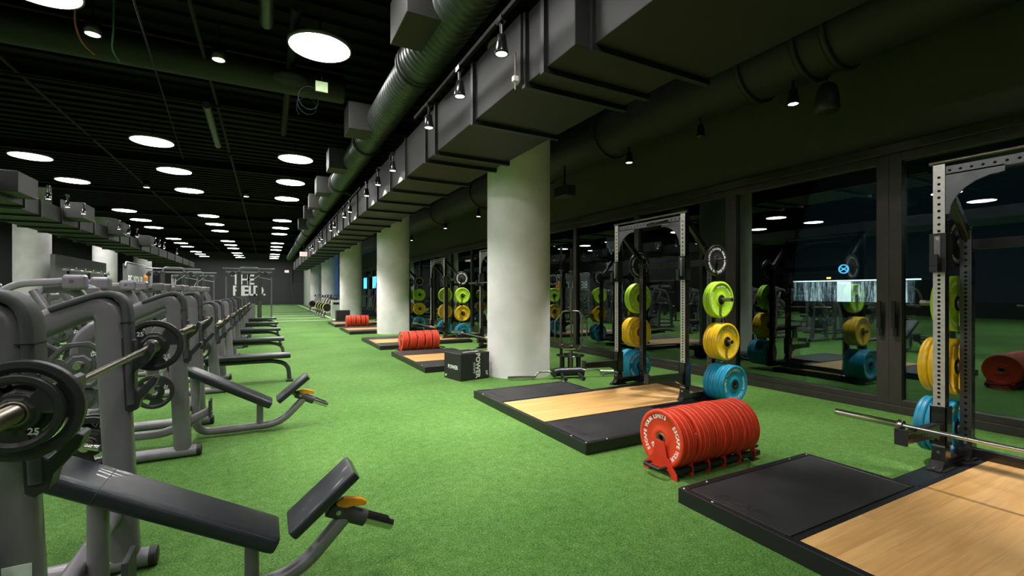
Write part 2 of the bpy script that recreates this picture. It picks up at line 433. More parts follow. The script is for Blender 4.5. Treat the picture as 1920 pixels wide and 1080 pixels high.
pipe('dark pipe beside the spiral duct, near the small green tag', [(.35, 6.8, 5.2), (.35, 12.4, 5.2)], .06, 'pipe')
pipe('thick dark round duct crossing the ceiling behind the two nearest downlights', [(-11, 9.35, 5.27), (1.3, 9.35, 5.27)], .26, 'ductdark')
pipe('short dark green pipe at the top edge left of the largest light', [(.0, 4.5, 5.3), (.0, 7.6, 5.3)], .09, 'spiral')
pipe('orange-red cable dropping beside a small downlight', [(-2.12, 7.95, 5.6), (-2.26, 8.1, 5.0), (-2.30, 8.6, 4.9), (-2.27, 9.02, 4.95)], .012, 'copper', .3)
pipe('green cable dropping beside the orange one', [(-1.80, 7.95, 5.6), (-1.84, 8.10, 4.93), (-1.97, 8.55, 4.88), (-1.99, 9.09, 4.93)], .012, 'cablegreen', .3)
pipe('long thin conduit running away between the left and middle light rows', [(-1.3, 6.2, 4.7), (-2.1, 16, 5.2)], .012, 'pipe')
for i, y in enumerate([3.3, 11.8, 17.9, 24, 30, 36, 42, 48, 54]):
    o = MB().bx(XL + .1, XW - .1, y, y + .08, 5.45, 5.63).bx(XL + .1, XW - .1, y - .06, y + .14, 5.43, 5.45).build('ceiling_beam', 'dark')
    tag(o, 'black steel beam crossing the ceiling, %s from the camera' % ORD[i], 'beam', 'ceiling beams')

# ------------------------------------------------------------------ lights
ZL = 4.97
proto = thing('ceiling_light', 'x', 'ceiling light')
MB().lathe([(0, -.0), (.415, 0), (.41, -.004), (0, -.004)], 48).build('diffuser', 'disc', proto)
MB().lathe([(.415, -.004), (.435, -.004), (.435, .05), (0, .05)], 48).build('housing', 'machinelight', proto)
MB().cyl((0, 0, .05), (0, 0, .48), .012, 8).build('hanging_rod', 'frame', proto)
rows = {.69: 'right', -2.4: 'middle', -5.49: 'left', -8.6: 'outer left', -11.7: 'far left', -14.8: 'farthest left'}
Ys = [-3, 1.6, 4.6, 7.4, 13.7, 16.7, 19.7, 25.8, 28.8, 31.8, 37.9, 40.9, 43.9, 49, 52, 55]
for X, rn in rows.items():
    ys = list(Ys)
    if X < -6: ys = [-3, 1.6, 4.6, 7.4, 13.7, 16.7, 19.7]
    if -12 < X < -6: ys += [25.8, 28.8, 31.8]
    if X > 0: ys[3] = 7.3
    for i, y in enumerate(ys):
        place(proto, (X, y, ZL), 'round white ceiling light, %s row, %s' % (rn, (ORD[i - 3] + ' one ahead of the camera') if i > 2 else ORD[i] + ' one behind or above the camera'), 'round ceiling lights')
def lamp(parent, energy, size, blend=.6, col=(1, .95, .87)):
    l = bpy.data.lights.new('lamp', 'SPOT'); l.energy = energy; l.spot_size = math.radians(size); l.spot_blend = blend
    l.color = col; l.shadow_soft_size = .04
    o = bpy.data.objects.new('lamp', l); COL.objects.link(o); o.parent = parent; o.location = (0, 0, -.01)
    return o
def spot_proto(energy, size, cone=True):
    p = thing('track_spotlight' if cone else 'downlight', 'x', 'spotlight')
    if cone:
        MB().lathe([(.028, .17), (.04, .165), (.062, .02), (.062, 0), (.052, 0), (.05, .012), (0, .012)], 20).build('lamp_head', 'rackblack', p)
        MB().cyl((0, 0, .16), (0, 0, .30), .018, 8).bx(-.03, .03, -.05, .05, .28, .33).build('track_adapter', 'rackblack', p)
        MB().lathe([(0, .006), (.05, .006), (.05, .004), (0, .004)], 20).build('lens', 'spot', p)
    else:
        MB().lathe([(0, .22), (.09, .22), (.095, 0), (.085, 0), (.08, .02), (0, .02)], 24).build('lamp_head', 'rackblack', p)
        MB().lathe([(0, .008), (.078, .008), (.078, .004), (0, .004)], 24).build('lens', 'spot', p)
        MB().cyl((0, 0, .2), (0, 0, .6), .012, 8).build('hanging_rod', 'frame', p)
    if energy: lamp(p, energy, size)
    return p
# downlights over the machines
dp = spot_proto(110, 80, False)
for x, y, z, l in [(-2.09, 8.23, 4.9, 'small black downlight in front of the cables at top left'), (-.64, 8.24, 4.9, 'small black downlight on the dark crossing pipe, top centre-left'),
                 (-.66, 19.56, 4.9, 'small downlight in the middle of the ceiling, right of the middle row'), (-3.55, 19.4, 4.9, 'small downlight between the left and middle light rows')]:
    place(dp, (x, y, z), l, 'small downlights')
# aisle-side track along the flat duct
trk = MB().bx(1.83, 1.87, 3.3, 6.4, 3.83, 3.87).build('lighting_track', 'dark'); tag(trk, 'black lighting track in front of the nearest round duct stretch', 'track')
trk = MB().bx(1.98, 2.02, 11.5, 30, 3.90, 3.94).build('lighting_track', 'dark'); tag(trk, 'black lighting track along the side of the flat duct, far stretch', 'track')
sp = spot_proto(120, 120); spn = spot_proto(150, 75)
ys = [4.02, 5.15, 6.3]
for i, y in enumerate([3.69, 4.70, 5.78]):
    place(spn, (1.85, y, 3.52), 'black track spotlight left of the flat duct, %s from the camera' % ORD[i], 'track spotlights beside the flat duct')
for i, y in enumerate([8.35, 9.6, 10.8, 13.2, 14.2, 16.5, 17.5, 20.5, 21.5, 25, 26, 30]):
    place(sp, (2.0, y, 3.58), 'black track spotlight against the flat duct, %s of the far group' % ORD[i], 'track spotlights beside the flat duct')
trk = MB().bx(5.18, 5.22, -4.5, 30, 3.80, 3.84).build('lighting_track', 'frame'); tag(trk, 'black lighting track under the large round duct', 'track')
sw = spot_proto(230, 66)
for i, (y, x) in enumerate([(.3, 5.1), (3.1, 5.1), (5.75, 5.1), (9.3, 5.1), (11.8, 5.1), (14.5, 5.1), (18.5, 5.1), (22.5, 5.1)]):
    place(sw, (x + .1, y, 3.5), 'black track spotlight on the window side, %s from the camera' % ORD[i], 'track spotlights on the window side')
sn = spot_proto(0, 60); sn.name = 'track_spotlight'
ln = [c for c in kids(sn) if c.name.startswith('lens')]
for c in ln: c.data = c.data.copy(); c.data.materials[0] = M['hook']
place(sn, (5.2, 4.35, 3.5), 'unlit black track spotlight between two lit ones on the window side')
for i, y in enumerate([15.0, 16.2, 17.4, 21, 22.3, 23.6, 27, 28, 29.2, 33]):
    place(sp, (-4.62, y, 3.63), 'small black spotlight beside the left duct, %s from the camera' % ORD[i], 'spotlights beside the left duct')

# speakers, exit signs, small boxes
t = thing('hanging_speaker', 'black hanging speaker above the window wall at upper right', 'speaker', (5.55, 2.93, 3.42))
MB().lathe([(0, 0), (.10, 0), (.125, .03), (.115, .18), (.085, .29), (.05, .32), (0, .32)], 32).build('speaker_body', 'hook', t)
MB().cyl((0, 0, .32), (0, 0, .7), .008, 8).build('hanging_cable', 'frame', t)
MB().lathe([(0, -.004), (.098, -.004), (.098, .002)], 32).build('grille', 'ductdark', t)
t = thing('wall_speaker', 'black box projector hanging beside the nearest column top', 'speaker', (5.0, 7.3, 3.30))
MB().box((0, 0, 0), (.22, .42, .2)).build('speaker_body', 'hook', t, .02); MB().bx(-.01, .01, -.02, .02, .1, .5).build('bracket', 'frame', t)
def exit_sign(loc, l):
    t = thing('exit_sign', l, 'exit sign', loc, group='exit signs')
    MB().box((0, 0, 0), (.38, .05, .24)).build('sign_box', 'exitw', t, .01)
    m = MB(); m.text('EXIT', .17, T(0, -.027, 0) @ RX(PI / 2), 0, .002, .004); m.build('lettering', 'exitred', t)
    MB().cyl((0, 0, .12), (0, 0, .5), .01, 6).build('hanging_rod', 'frame', t)
exit_sign((1.75, 27.2, 3.45), 'red EXIT sign hanging beside the flat duct')
exit_sign((1.75, 50.6, 3.45), 'smaller, farther red EXIT sign near the far wall')
t = thing('duct_tag', 'small pale green square tag hanging between lights and spiral duct', 'hanging tag', (.80, 8.2, 4.78))
MB().box((0, 0, 0), (.19, .03, .17)).build('tag_plate', 'tag', t, .004); MB().cyl((0, 0, .08), (0, 0, .6), .006, 6).build('hanging_wire', 'frame', t)
t = thing('duct_hanger', 'small white bracket and rod at the corner of the flat duct', 'bracket', (2.08, 3.86, 3.42))
MB().box((0, 0, 0), (.05, .05, .05)).build('bracket', 'white', t, .004); MB().cyl((0, 0, -.1), (0, 0, .25), .008, 8).build('rod', 'steel', t)
t = thing('ceiling_speaker', 'dark round ceiling speaker near the largest round light', 'speaker', (.35, 8.6, 4.95))
MB().lathe([(0, 0), (.26, 0), (.27, .04), (.2, .1), (0, .1)], 32).build('speaker_body', 'pipe', t); MB().cyl((0, 0, .1), (0, 0, .6), .01, 6).build('hanging_rod', 'frame', t)
o = MB().tube([(.62 + .16 * math.cos(a * .5) + .0, 8.3 + .02 * a, 4.65 + .17 * math.sin(a * .5)) for a in range(34)], .008, 6).build('cable_coil', mat('cable_teal', (.006, .02, .03, 1), .5)); tag(o, 'dark teal cable coil hanging left of the green tag', 'cable')

# ------------------------------------------------------------------ plates and bars
def ring_text(mb, s, R, size, y, start, mi=0, off=.0012):
    # characters round a circle on the -Y face, reading clockwise seen from -Y; angle from the top
    wid = {'I': .38, ' ': .45, 'M': .95, 'W': 1.0, 'L': .62, 'T': .68, 'E': .7}
    a = start
    for ch in s:
        w = wid.get(ch, .78) * size
        a += w / 2 / R
        if ch != ' ':
            x, z = R * math.sin(a), R * math.cos(a)
            mb.text(ch, size * 1.2, T(x, y, z) @ RY(a) @ RX(PI / 2), mi, .0006, off)
        a += w / 2 / R
    return a

def bumper(name, color, r, th, printm, lettering=True, num=None, face=.6):
    p = thing(name, 'x', 'weight plate'); hr = .045 if color == 'red' else .062; hm = 'steel' if color == 'red' else 'rubber'
    h = th / 2
    prof = [(.03, -h * .75), (.075, -h * .75), (.085, -h * .55), (.115, -h * .55), (.125, -h * .62), (r * .82, -h * .62), (r * .86, -h * .95), (r - .008, -h), (r, -h + .008),
            (r, -h * .1), (r - .0035, 0), (r, h * .1),
            (r, h - .008), (r - .008, h), (r * .86, h * .95), (r * .82, h * .62), (.125, h * .62), (.115, h * .55), (.085, h * .55), (.075, h * .75), (.03, h * .75)]
    MB().lathe(prof, 56, ax='y', closed=True).build('plate_body', color, p)
    MB().lathe([(.0255, -h * .85), (hr - .003, -h * .85), (hr, -h * .72), (hr, h * .72), (hr - .003, h * .85), (.0255, h * .85)], 28, ax='y', closed=True).build('hub_ring', hm, p)
    if lettering:
        m = MB()
        for s0 in (-2.5, .64):
            ring_text(m, 'ESCAPE YOUR LIMITS', r * .75, .0365, -h * .62 - .0006, s0)
        if num:
            m.text(num, .04, T(-.07, -h * .62 - .001, -.075) @ RY(-2.3) @ RX(PI / 2), 0, .0006, .001)
        m.build('lettering', printm, p)
    return p
P_red = bumper('bumper_plate', 'red', .225, .048, 'white', True, '25')
P_yel = bumper('bumper_plate', 'yellow', .225, .062, 'yprint')
P_blu = bumper('bumper_plate', 'blue', .225, .072, 'white')
P_grn = bumper('bumper_plate', 'green', .225, .052, 'gprint')
P_blk = bumper('bumper_plate', 'black', .195, .042, 'white')
COLN = {'y': ('yellow', P_yel, .062), 'b': ('blue', P_blu, .072), 'g': ('lime green', P_grn, .052), 'k': ('black', P_blk, .042)}

def iron_plate(R, th, num, m='iron', octo=False):
    p = thing('iron_plate', 'x', 'weight plate'); N = 48
    rad = [.026, R * .38, R * .45, R * .52, R * .76, R * .86, R]; h = th / 2
    hy = [h * 1.0, h * 1.0, h * .55, h * .45, h * .45, h * .9, h * .8]
    def rr(i, j):
        a = 2 * PI * j / N
        r = rad[i]
        if i in (1, 2) or (octo and i >= 5):
            k = PI / 4; q = (a + PI / 8) % k - k / 2; r = r / math.cos(q) * math.cos(k / 2 * .9)
        return r
    def hole(i, j):
        return i == 3 and any(abs(((j + .5) / N * 360 - c + 180) % 360 - 180) < 27 for c in (90, 210, 330))
    V = []; F = []
    nr = len(rad)
    for sgn in (-1, 1):
        for j in range(N):
            for i in range(nr):
                a = 2 * PI * j / N; r = rr(i, j); V.append((r * math.cos(a), sgn * hy[i], r * math.sin(a)))
    ix = lambda s, i, j: s * N * nr + (j % N) * nr + i
    for j in range(N):
        for i in range(nr - 1):
            if hole(i, j): 
                continue
            F.append((ix(0, i, j), ix(0, i + 1, j), ix(0, i + 1, j + 1), ix(0, i, j + 1)))
            F.append((ix(1, i, j), ix(1, i, j + 1), ix(1, i + 1, j + 1), ix(1, i + 1, j)))
            if i and hole(i - 1, j): F.append((ix(0, i, j), ix(0, i, j + 1), ix(1, i, j + 1), ix(1, i, j)))
            if i + 1 < nr - 1 and hole(i + 1, j): F.append((ix(0, i + 1, j), ix(1, i + 1, j), ix(1, i + 1, j + 1), ix(0, i + 1, j + 1)))
            if hole(i, (j + 1) % N): F.append((ix(0, i, j + 1), ix(0, i + 1, j + 1), ix(1, i + 1, j + 1), ix(1, i, j + 1)))
            if hole(i, (j - 1) % N): F.append((ix(0, i, j), ix(1, i, j), ix(1, i + 1, j), ix(0, i + 1, j)))
        F.append((ix(0, nr - 1, j), ix(1, nr - 1, j), ix(1, nr - 1, j + 1), ix(0, nr - 1, j + 1)))
        F.append((ix(0, 0, j), ix(0, 0, j + 1), ix(1, 0, j + 1), ix(1, 0, j)))
    mb = MB(); mb.add(V, F)
    mb.build('plate_body', m, p, .0025, 2)
    MB().lathe([(.0255, -h * 1.05), (.034, -h * 1.05), (.034, h * 1.05), (.0255, h * 1.05)], 24, ax='y', closed=True).build('hub_ring', 'steel', p)
    for a in (-.75, 2.4):
        x, z = R * .63 * math.sin(a), R * .63 * math.cos(a); m2 = MB()
        m2.text(num, R * .24, T(x, -h * .5 - .001, z) @ RX(PI / 2), 0, .0008, .0005)
        m2.build('number', 'white', p)
    return p
I25 = iron_plate(.136, .030, '25'); I15 = iron_plate(.102, .026, '25'); I15b = iron_plate(.132, .028, '15'); I10 = iron_plate(.10, .024, '10'); I45 = iron_plate(.185, .036, '45', 'iron2', True)
I10b = iron_plate(.13, .024, '10')

def barbell(label, loc, rz=0, rot=None, L=2.2, mat_='steel', group=None):
    t = thing('barbell', label, 'barbell', loc, rz, group)
    if rot: t.rotation_euler = rot
    MB().cyl((0, -.66, 0), (0, .66, 0), .0145, 14).build('shaft', mat_, t)
    for s in (-1, 1):
        MB().lathe([(0, s * .65), (.036, s * .65), (.038, s * .66), (.038, s * .68), (.0245, s * .684), (.0245, s * (L / 2 - .005)), (.021, s * L / 2), (.012, s * L / 2), (.010, s * (L / 2 - .01)), (0, s * (L / 2 - .01))], 24, ax='y').build('sleeve', 'chrome' if mat_ == 'chrome' else 'steel', t)
    return t

# ------------------------------------------------------------------ lifting platforms
def platform_proto():
    p = thing('lifting_platform', 'x', 'lifting platform')      # origin: aisle-side edge, centre
    W = 1.22; D = 1.44
    fr = MB()
    fr.bx(0, .05, -W, W, 0, .1).bx(.05, D, -W, -W + .05, 0, .1).bx(.05, D, W - .05, W, 0, .1)
    fr.bx(D - .05, D, -W + .05, -.50, 0, .1).bx(D - .05, D, .50, W - .05, 0, .1)
    fr.bx(.05, 2.66, -.50, -.46, 0, .094).bx(.05, 2.66, .46, .50, 0, .094).bx(2.62, 2.66, -.46, .46, 0, .094)
    fr.build('frame', 'frame', p, .004)
    for s, nm in ((-1, 'mat'), (1, 'mat')):
        a, b = sorted((s * .505, s * (W - .052)))
        m = MB().bx(.055, D - .055, a, b, .0, .098); o = m.build('rubber_mat', 'mat', p, .003)
        m = MB(); m.text('ELEIKO' if 0 else 'ESCAPE', .10, T(.15, s * .86, .0985) @ RZ(-PI / 2), 0, .0004, .001)
        m.build('embossed_lettering', 'rubber', o)
    MB().bx(.055, 2.615, -.455, .455, 0, .097).build('wood_deck', 'wood', p, .003)
    b = MB()
    for x, y in ((.025, -W + .03), (.025, -W + .25), (.025, W - .03), (.025, W - .25), (.25, -W + .025), (.25, W - .025), (D - .03, W - .03), (D - .03, -W + .03), (D - .25, W - .025), (D - .25, -W + .025)):
        b.lathe([(0, .1045), (.007, .104), (.009, .1)], 10, c=(x, y, 0))
    b.build('bolts', 'bolt', p)
    for s in (-1, 1):   # rails the rack stands on
        a, c = sorted((s * .505, s * .66))
        MB().bx(D + .003, 2.66, a, c, 0, .075).build('side_rail', 'frame', p, .004)
    return p
PF = platform_proto()
PLX = 2.42
RY_ = [.985, 4.43, 9.0, 12.6, 17.2, 20.9]
RN = ['the nearest rack', 'the middle rack', 'the rack behind the nearest column', 'the rack between two columns',
      'the rack behind the second column', 'the farthest rack']
for i, y in enumerate(RY_):
    place(PF, (PLX, y, 0), 'wood and black rubber lifting platform under ' + RN[i], 'lifting platforms')

# ------------------------------------------------------------------ power racks
def upright(H, frontmat, holes=True, w=.07):
    # column with punched holes on all faces, -X face gets its own finish
    mb = MB(); hw = w / 2; r = .0105; dep = .004
    for fi in range(4):
        R = RZ(fi * PI / 2 + PI)      # fi=0 -> face towards -X
        zs = []; z = .14
        while z < H - .05:
            zs.append(z); z += .025 * (2 if (z > 1.45 or z < .5) else 1.3)
        V = []; F = []; Fd = []
        prev = 0.0
        def quad(z0, z1):
            n = len(V); V.extend([(hw, -hw, z0), (hw, hw, z0), (hw, hw, z1), (hw, -hw, z1)]); F.append((n, n + 1, n + 2, n + 3))
        for k, z in enumerate(zs):
            c = .0125
            quad(prev, z - c)
            n = len(V)
            # cell: outer ring 8 pts, inner circle 8 pts, recess 8 pts
            O = [(hw, 0), (hw, c), (0, c), (-hw, c), (-hw, 0), (-hw, -c), (0, -c), (hw, -c)]
            V.extend([(hw, a, z + b) for a, b in O])
            V.extend([(hw, r * math.cos(q * PI / 4), z + r * math.sin(q * PI / 4)) for q in range(8)])
            V.extend([(hw - dep, r * math.cos(q * PI / 4), z + r * math.sin(q * PI / 4)) for q in range(8)])
            for q in range(8):
                q2 = (q + 1) % 8
                F.append((n + q, n + q2, n + 8 + q2, n + 8 + q)); Fd.append((n + 8 + q, n + 8 + q2, n + 16 + q2, n + 16 + q))
            Fd.append(tuple(n + 16 + q for q in range(8)))
            prev = z + c
        quad(prev, H)
        V2 = [R @ Vector(v) for v in V]
        mb.add(V2, F, 1 if fi == 0 else 0); mb.add(V2, Fd, 2)
    mb.bx(-hw, hw, -hw, hw, H - .001, H)
    return mb
def rack_proto():
    p = thing('power_rack', 'x', 'power rack')     # origin: centre between front uprights, on the floor
    HF, HR, XR, YU, Z0 = 2.28, 1.82, .47, .60, .075
    for s in (-1, 1):
        m = upright(HF - .0, 'racksteel'); m.X = Matrix(); 
        u = m.build('upright', ['rackblack', 'racksteel', 'hole'], p); u.location = (0, s * YU, Z0)
        m = upright(HR, 'rackgrey'); u = m.build('upright', ['rackblack', 'rackgrey', 'hole'], p); u.location = (XR, s * YU, Z0)
        # flared feet
        for x in (0, XR):
            pts = [(-.12, 0)] + [(-.12 + .085 * math.sin(a) , .015 + .14 * (1 - math.cos(a))) for a in (0, .4, .8, 1.2, 1.57)] 
            pts = [(-.13, 0), (-.13, .012), (-.085, .03), (-.055, .07), (-.042, .13), (-.038, .17), (.038, .17), (.042, .13), (.055, .07), (.085, .03), (.13, .012), (.13, 0)]
            mm = MB(); mm.X = T(x, s * YU, Z0); mm.prism(pts, 'y', -.041, .041); mm.bx(-.10, .10, -.055, .055, 0, .01)
            mm.build('foot', 'rackblack', p, .003)
            MB().cyl((x - .048, s * YU, Z0 + .13), (x - .038, s * YU, Z0 + .13), .011, 10).cyl((x - .115, s * YU, Z0 + .015), (x - .115, s * YU, Z0 + .028), .011, 10).build('bolts', 'bolt', p)
        # sloping side beam with holes impression from front top to rear top
        m = MB(); m.sweep([(.04, s * YU, 2.27), (XR, s * YU, 1.83)], rrect(.07, .05, .006), (0, 1, 0), smooth=False); m.build('side_beam', 'rackblack', p)
        MB().bx(.036, XR - .036, s * YU - .025, s * YU + .025, .10, .17).build('base_beam', 'rackblack', p, .003)
        # corner gusset below the front crossbar
        g = [(0, 0)] + [(-s * (.30 - .30 * math.sin(a)), -.30 + .30 * math.cos(a) * 1.0) for a in [k * PI / 12 for k in range(7)]]
        g = [(s * (YU - .035), 2.28), (s * (YU - .035), 1.98)] + [(s * (YU - .06 - .29 * (1 - math.cos(a))), 1.98 + .25 * math.sin(a)) for a in [k * PI / 12 for k in range(7)]] + [(s * (YU - .35), 2.28)]
        MB().prism(g, 'x', -.03, -.018).build('gusset', 'rackgrey', p, .002)
        # J cups
        m = MB(); m.X = T(0, s * YU, 1.55)
        m.bx(-.055, .045, -.05, -.038, 0, .29).bx(-.055, .045, .038, .05, 0, .29).bx(-.058, -.037, -.05, .05, 0, .29).bx(-.13, -.058, -.025, .025, .0, .045).bx(-.13, -.105, -.025, .025, .045, .13)
        j = m.build('j_cup', 'rubber', p, .004); MB().bx(-.064, -.058, -.018, .018, .06, .27).build('cup_liner', 'chrome', j).location = (0, s * YU, 1.55)
        MB().cyl((-.066, s * YU, 1.80), (-.056, s * YU, 1.80), .011, 10).cyl((-.066, s * YU, 1.60), (-.056, s * YU, 1.60), .009, 10).build('bolts', 'bolt', p)
        # safety spotter arm
        m = MB(); m.X = T(0, s * YU, .30)
        m.prism([(-.60, .055), (-.60, .125), (-.04, .125), (-.04, -.02), (-.10, -.0), (-.16, .035)], 'y', -.03, .03)
        m.bx(-.05, .05, -.05, -.037, -.04, .25).bx(-.05, .05, .037, .05, -.04, .25).bx(-.05, -.037, -.05, .05, -.04, .25)
        a = m.build('spotter_arm', 'rackblack', p, .003)
        MB().bx(-.625, -.60, -.036, .036, .045, .155).bx(-.60, -.10, -.02, .02, .125, .129).build('arm_bumper', 'rubber', a, .004).location = (0, s * YU, .30)
        h = MB()
        for q in range(9): h.cyl((-.57 + q * .045, s * YU - .0305, .392), (-.57 + q * .045, s * YU - .0312, .392), .008, 8)
        h.build('arm_holes', 'hole', a)
        # plate storage pegs
        for z in (.30, .80, 1.31, 1.80):
            MB().cyl((XR, s * (YU + .03), z), (XR, s * (YU + (.17 if z > 1.5 else .30)), z), .0235, 18).cyl((XR, s * (YU + .034), z), (XR, s * (YU + .045), z), .05, 18).build('storage_peg', 'steel', p)
    m = MB(); m.bx(-.03, .03, -YU + .036, YU - .036, 2.265, 2.335)
    m.build('top_crossbar', 'rackgrey', p, .003)
    h = MB()
    for q in range(-9, 10): h.cyl((-.0305, q * .06, 2.30), (-.0312, q * .06, 2.30), .010, 8)
    h.build('crossbar_holes', 'hole', p)
    MB().cyl((-.02, -.66, 2.372), (-.02, .66, 2.372), .015, 14).build('pull_up_bar', 'steel', p)
    for za, zb in ((1.74, 1.82), (.10, .17)): MB().bx(XR - .03, XR + .03, -YU + .036, YU - .036, za, zb).build('rear_crossbar', 'rackblack', p, .003)
    MB().tube(fillet([(-.03, -.35, 2.30), (-.16, -.30, 2.26), (-.16, -.12, 2.26), (-.03, -.1, 2.30)], .04), .014, 8).build('grip_handle', 'rubber', p)
    return p
RP = rack_proto()
RKX = 4.48
RKY = [.965, 4.58, 9.4, 13.1, 17.3, 21.0]
load = [{'b': 3, 'y': 3, 'g': 2, 'k': 1}, {'b': 4, 'y': 3, 'g': 2, 'k': 1}, {'b': 3, 'y': 3, 'g': 2, 'k': 1}, {'b': 3, 'y': 2, 'g': 2, 'k': 1}, {'b': 2, 'y': 2, 'g': 2, 'k': 1}, {'b': 2, 'y': 2, 'g': 1, 'k': 1}]
for i, y in enumerate(RKY):
    place(RP, (RKX, y, 0), 'black half rack with perforated uprights, ' + RN[i], 'power racks')
    for side, sn_ in ((-1, 'near'), (1, 'far')):
        for z, k in ((.30, 'b'), (.80, 'y'), (1.31, 'g'), (1.80, 'k')):
            cn, pr, th = COLN[k]; n = load[i][k]; yy = .60 + .052
            for q in range(n):
                c = y + side * (yy + th / 2); yy += th + .0015
                pos = ('outermost' if q == n - 1 else 'innermost' if q == 0 else ORD[q] + ' from post') if n > 1 else 'only one'
                place(pr, (RKX + .47, c, z - .002), '%s plate, %s side of %s, %s' % (cn, sn_, RN[i], pos), 'bumper plates on the racks', rot=(0, random.uniform(-3, 3), 0))
barbell('steel barbell lying on the spotter arms of the nearest rack', (4.03, .965, .445), mat_='chrome')
barbell('steel barbell lying on the spotter arms of the rack behind the nearest column', (4.03, 9.4, .445), group='far barbells')
barbell('steel barbell in the J cups of the rack behind the nearest column', (4.38, 9.4, 1.622), group='far barbells')
barbell('steel barbell lying on the spotter arms of the rack between the columns', (4.03, 13.1, .445), group='far barbells')

# ------------------------------------------------------------------ red plate toaster racks
def toaster():
    p = thing('plate_holder', 'x', 'plate holder')       # along +X, origin at the aisle end on the floor
    L = 1.02
    for s in (-1, 1):
        MB().bx(.02, L, s * .13 - .02, s * .13 + .02, .03, .07).build('rail', 'frame', p, .004)
        MB().cyl((.1, s * .13 - .015, .018), (.1, s * .13 + .015, .018), .018, 14).cyl((L - .1, s * .13 - .015, .018), (L - .1, s * .13 + .015, .018), .018, 14).build('foot', 'rubber', p)
    for k, x in enumerate((.015, .20, .385, .57, .755, .94)):
        hgt = .26 if k == 0 else .12
        pts = [(-.17, .0), (-.17, .045), (-.135, .08), (-.075, .14), (-.045, hgt), (.045, hgt), (.075, .14), (.135, .08), (.17, .045), (.17, 0), (.12, 0), (.085, .05), (-.085, .05), (-.12, 0)]
        if k: pts = [(-.16, .0), (-.16, .07), (-.13, .15), (-.115, .15), (-.11, .05), (.11, .05), (.115, .15), (.13, .15), (.16, .07), (.16, 0)]
        MB().prism(pts, 'x', x, x + .006).build('divider_bracket', 'redpaint', p, .001)
    MB().tube(fillet([(.0, -.08, .075), (-.07, -.08, .075), (-.07, .08, .075), (.0, .08, .075)], .02), .013, 10).build('handle', 'rubber', p)
    MB().tube(fillet([(L, -.08, .075), (L + .07, -.08, .075), (L + .07, .08, .075), (L, .08, .075)], .02), .013, 10).build('handle', 'rubber', p)
    return p
TP = toaster()
TS = [((2.66, 2.62), 'the nearest holder', [3, 4, 4, 4, 3]), ((2.72, 10.72), 'the holder before the second column', [3, 3, 3, 3, 3]), ((2.72, 19.05), 'the farthest holder', [3, 3, 3, 3, 2])]
for (x, y), nm, groups in TS:
    place(TP, (x, y, 0), 'low holder with red brackets carrying red plates, ' + nm, 'plate holders')
    n = 0; tot = sum(groups)
    for gi, g in enumerate(groups):
        xs = x + .03 + gi * .185
        for q in range(g):
            xx = xs + .0165 + q * (.0485 if g == 3 else .0435) + (.006 if g == 3 else 0)
            o = place(P_red, (xx, y + random.uniform(-.006, .006), .268), 'red plate in %s, %s from the aisle end' % (nm, ORD[n] if n < 20 else 'last'), 'red plates in ' + nm,
                      rot=(0, 0, 0))
            # plate axis along X: rotate about Z, spun about its own axis
            o.rotation_mode = 'XYZ'
            spin = 0.15 if (nm == 'the nearest holder' and n == 0) else random.uniform(-3, 3)
            if nm == 'the nearest holder' and n == 11: spin = .9
            o.rotation_euler = (Matrix.Rotation(-PI / 2, 3, 'Z') @ Matrix.Rotation(spin, 3, 'Y')).to_euler()
            if g == 4: o.scale = (1, .88, 1)
            if nm == 'the nearest holder': o.scale = (1.0 if n in (0, 11, 5) else .985, o.scale[1], 1.0 if n in (0, 11, 5) else .985)
            n += 1

# ------------------------------------------------------------------ olympic bench stations
def rot_in_xz(a):
    return Matrix.Rotation(-a, 4, 'Y')
def pad(name, p0, p1, w, th, parent, seam=None, taper=1.0):
    # padded cushion between two points of the XZ plane (top surface line), width along Y
    p0 = Vector((p0[0], 0, p0[1])); p1 = Vector((p1[0], 0, p1[1])); d = (p1 - p0); L = d.length; d.normalize()
    n = Vector((0, 0, 1)) - d * d.z; n.normalize()
    N = 10; secs = []
    sec = rrect(w, th, th * .38, 4)
    path = []; sc = []
    for t, k in ((0, .90), (.006, .955), (.018, .985), (.035, 1.0), (1 - .035 / 1, 1.0), (1 - .018, .985), (1 - .006, .955), (1, .90)):
        path.append(p0 + d * (t * L) - n * th / 2); sc.append(k)
    V = []; F = []; m = len(sec)
    for i, (q, k) in enumerate(zip(path, sc)):
        tt = (q - path[0]).length / L; kk = 1 + (taper - 1) * tt
        for a, b in sec: V.append(q + Vector((0, 1, 0)) * (a * (1 - (1 - k) * .35) * kk) + n * (b * k))
    for i in range(len(path) - 1):
        for j in range(m): F.append((i * m + j, i * m + (j + 1) % m, (i + 1) * m + (j + 1) % m, (i + 1) * m + j))
    mb = MB(); mb.add(V, F, 0, True); mb.add(V[:m], [tuple(range(m))], 0); mb.add(V[-m:], [tuple(range(m))], 0)
    o = mb.build(name, 'leather', parent)
    # piping round the top edge
    pp = MB()
    for s in (-1, 1):
        for z in ((.5, -.34) if seam is not None else (.5,)):
            pass
        a = p0 + d * .02 + Vector((0, s * (w / 2 - th * .12), 0)) - n * th * .14
        b = p1 - d * .02 + Vector((0, s * (w / 2 * taper - th * .12), 0)) - n * th * .14
        pp.tube([a, b], .0022, 6)
    if seam is not None:
        q = p0 + d * (seam * L)
        ws = w * (1 + (taper - 1) * seam)
        pts = [q + Vector((0, a * 1.003 * ws / w, 0)) + n * (b * 1.02 - th / 2) for a, b in sec]; pts.append(pts[0])
        pp.tube(pts, .0016, 5)
    pp.build('piping', 'guard', o)
    return o
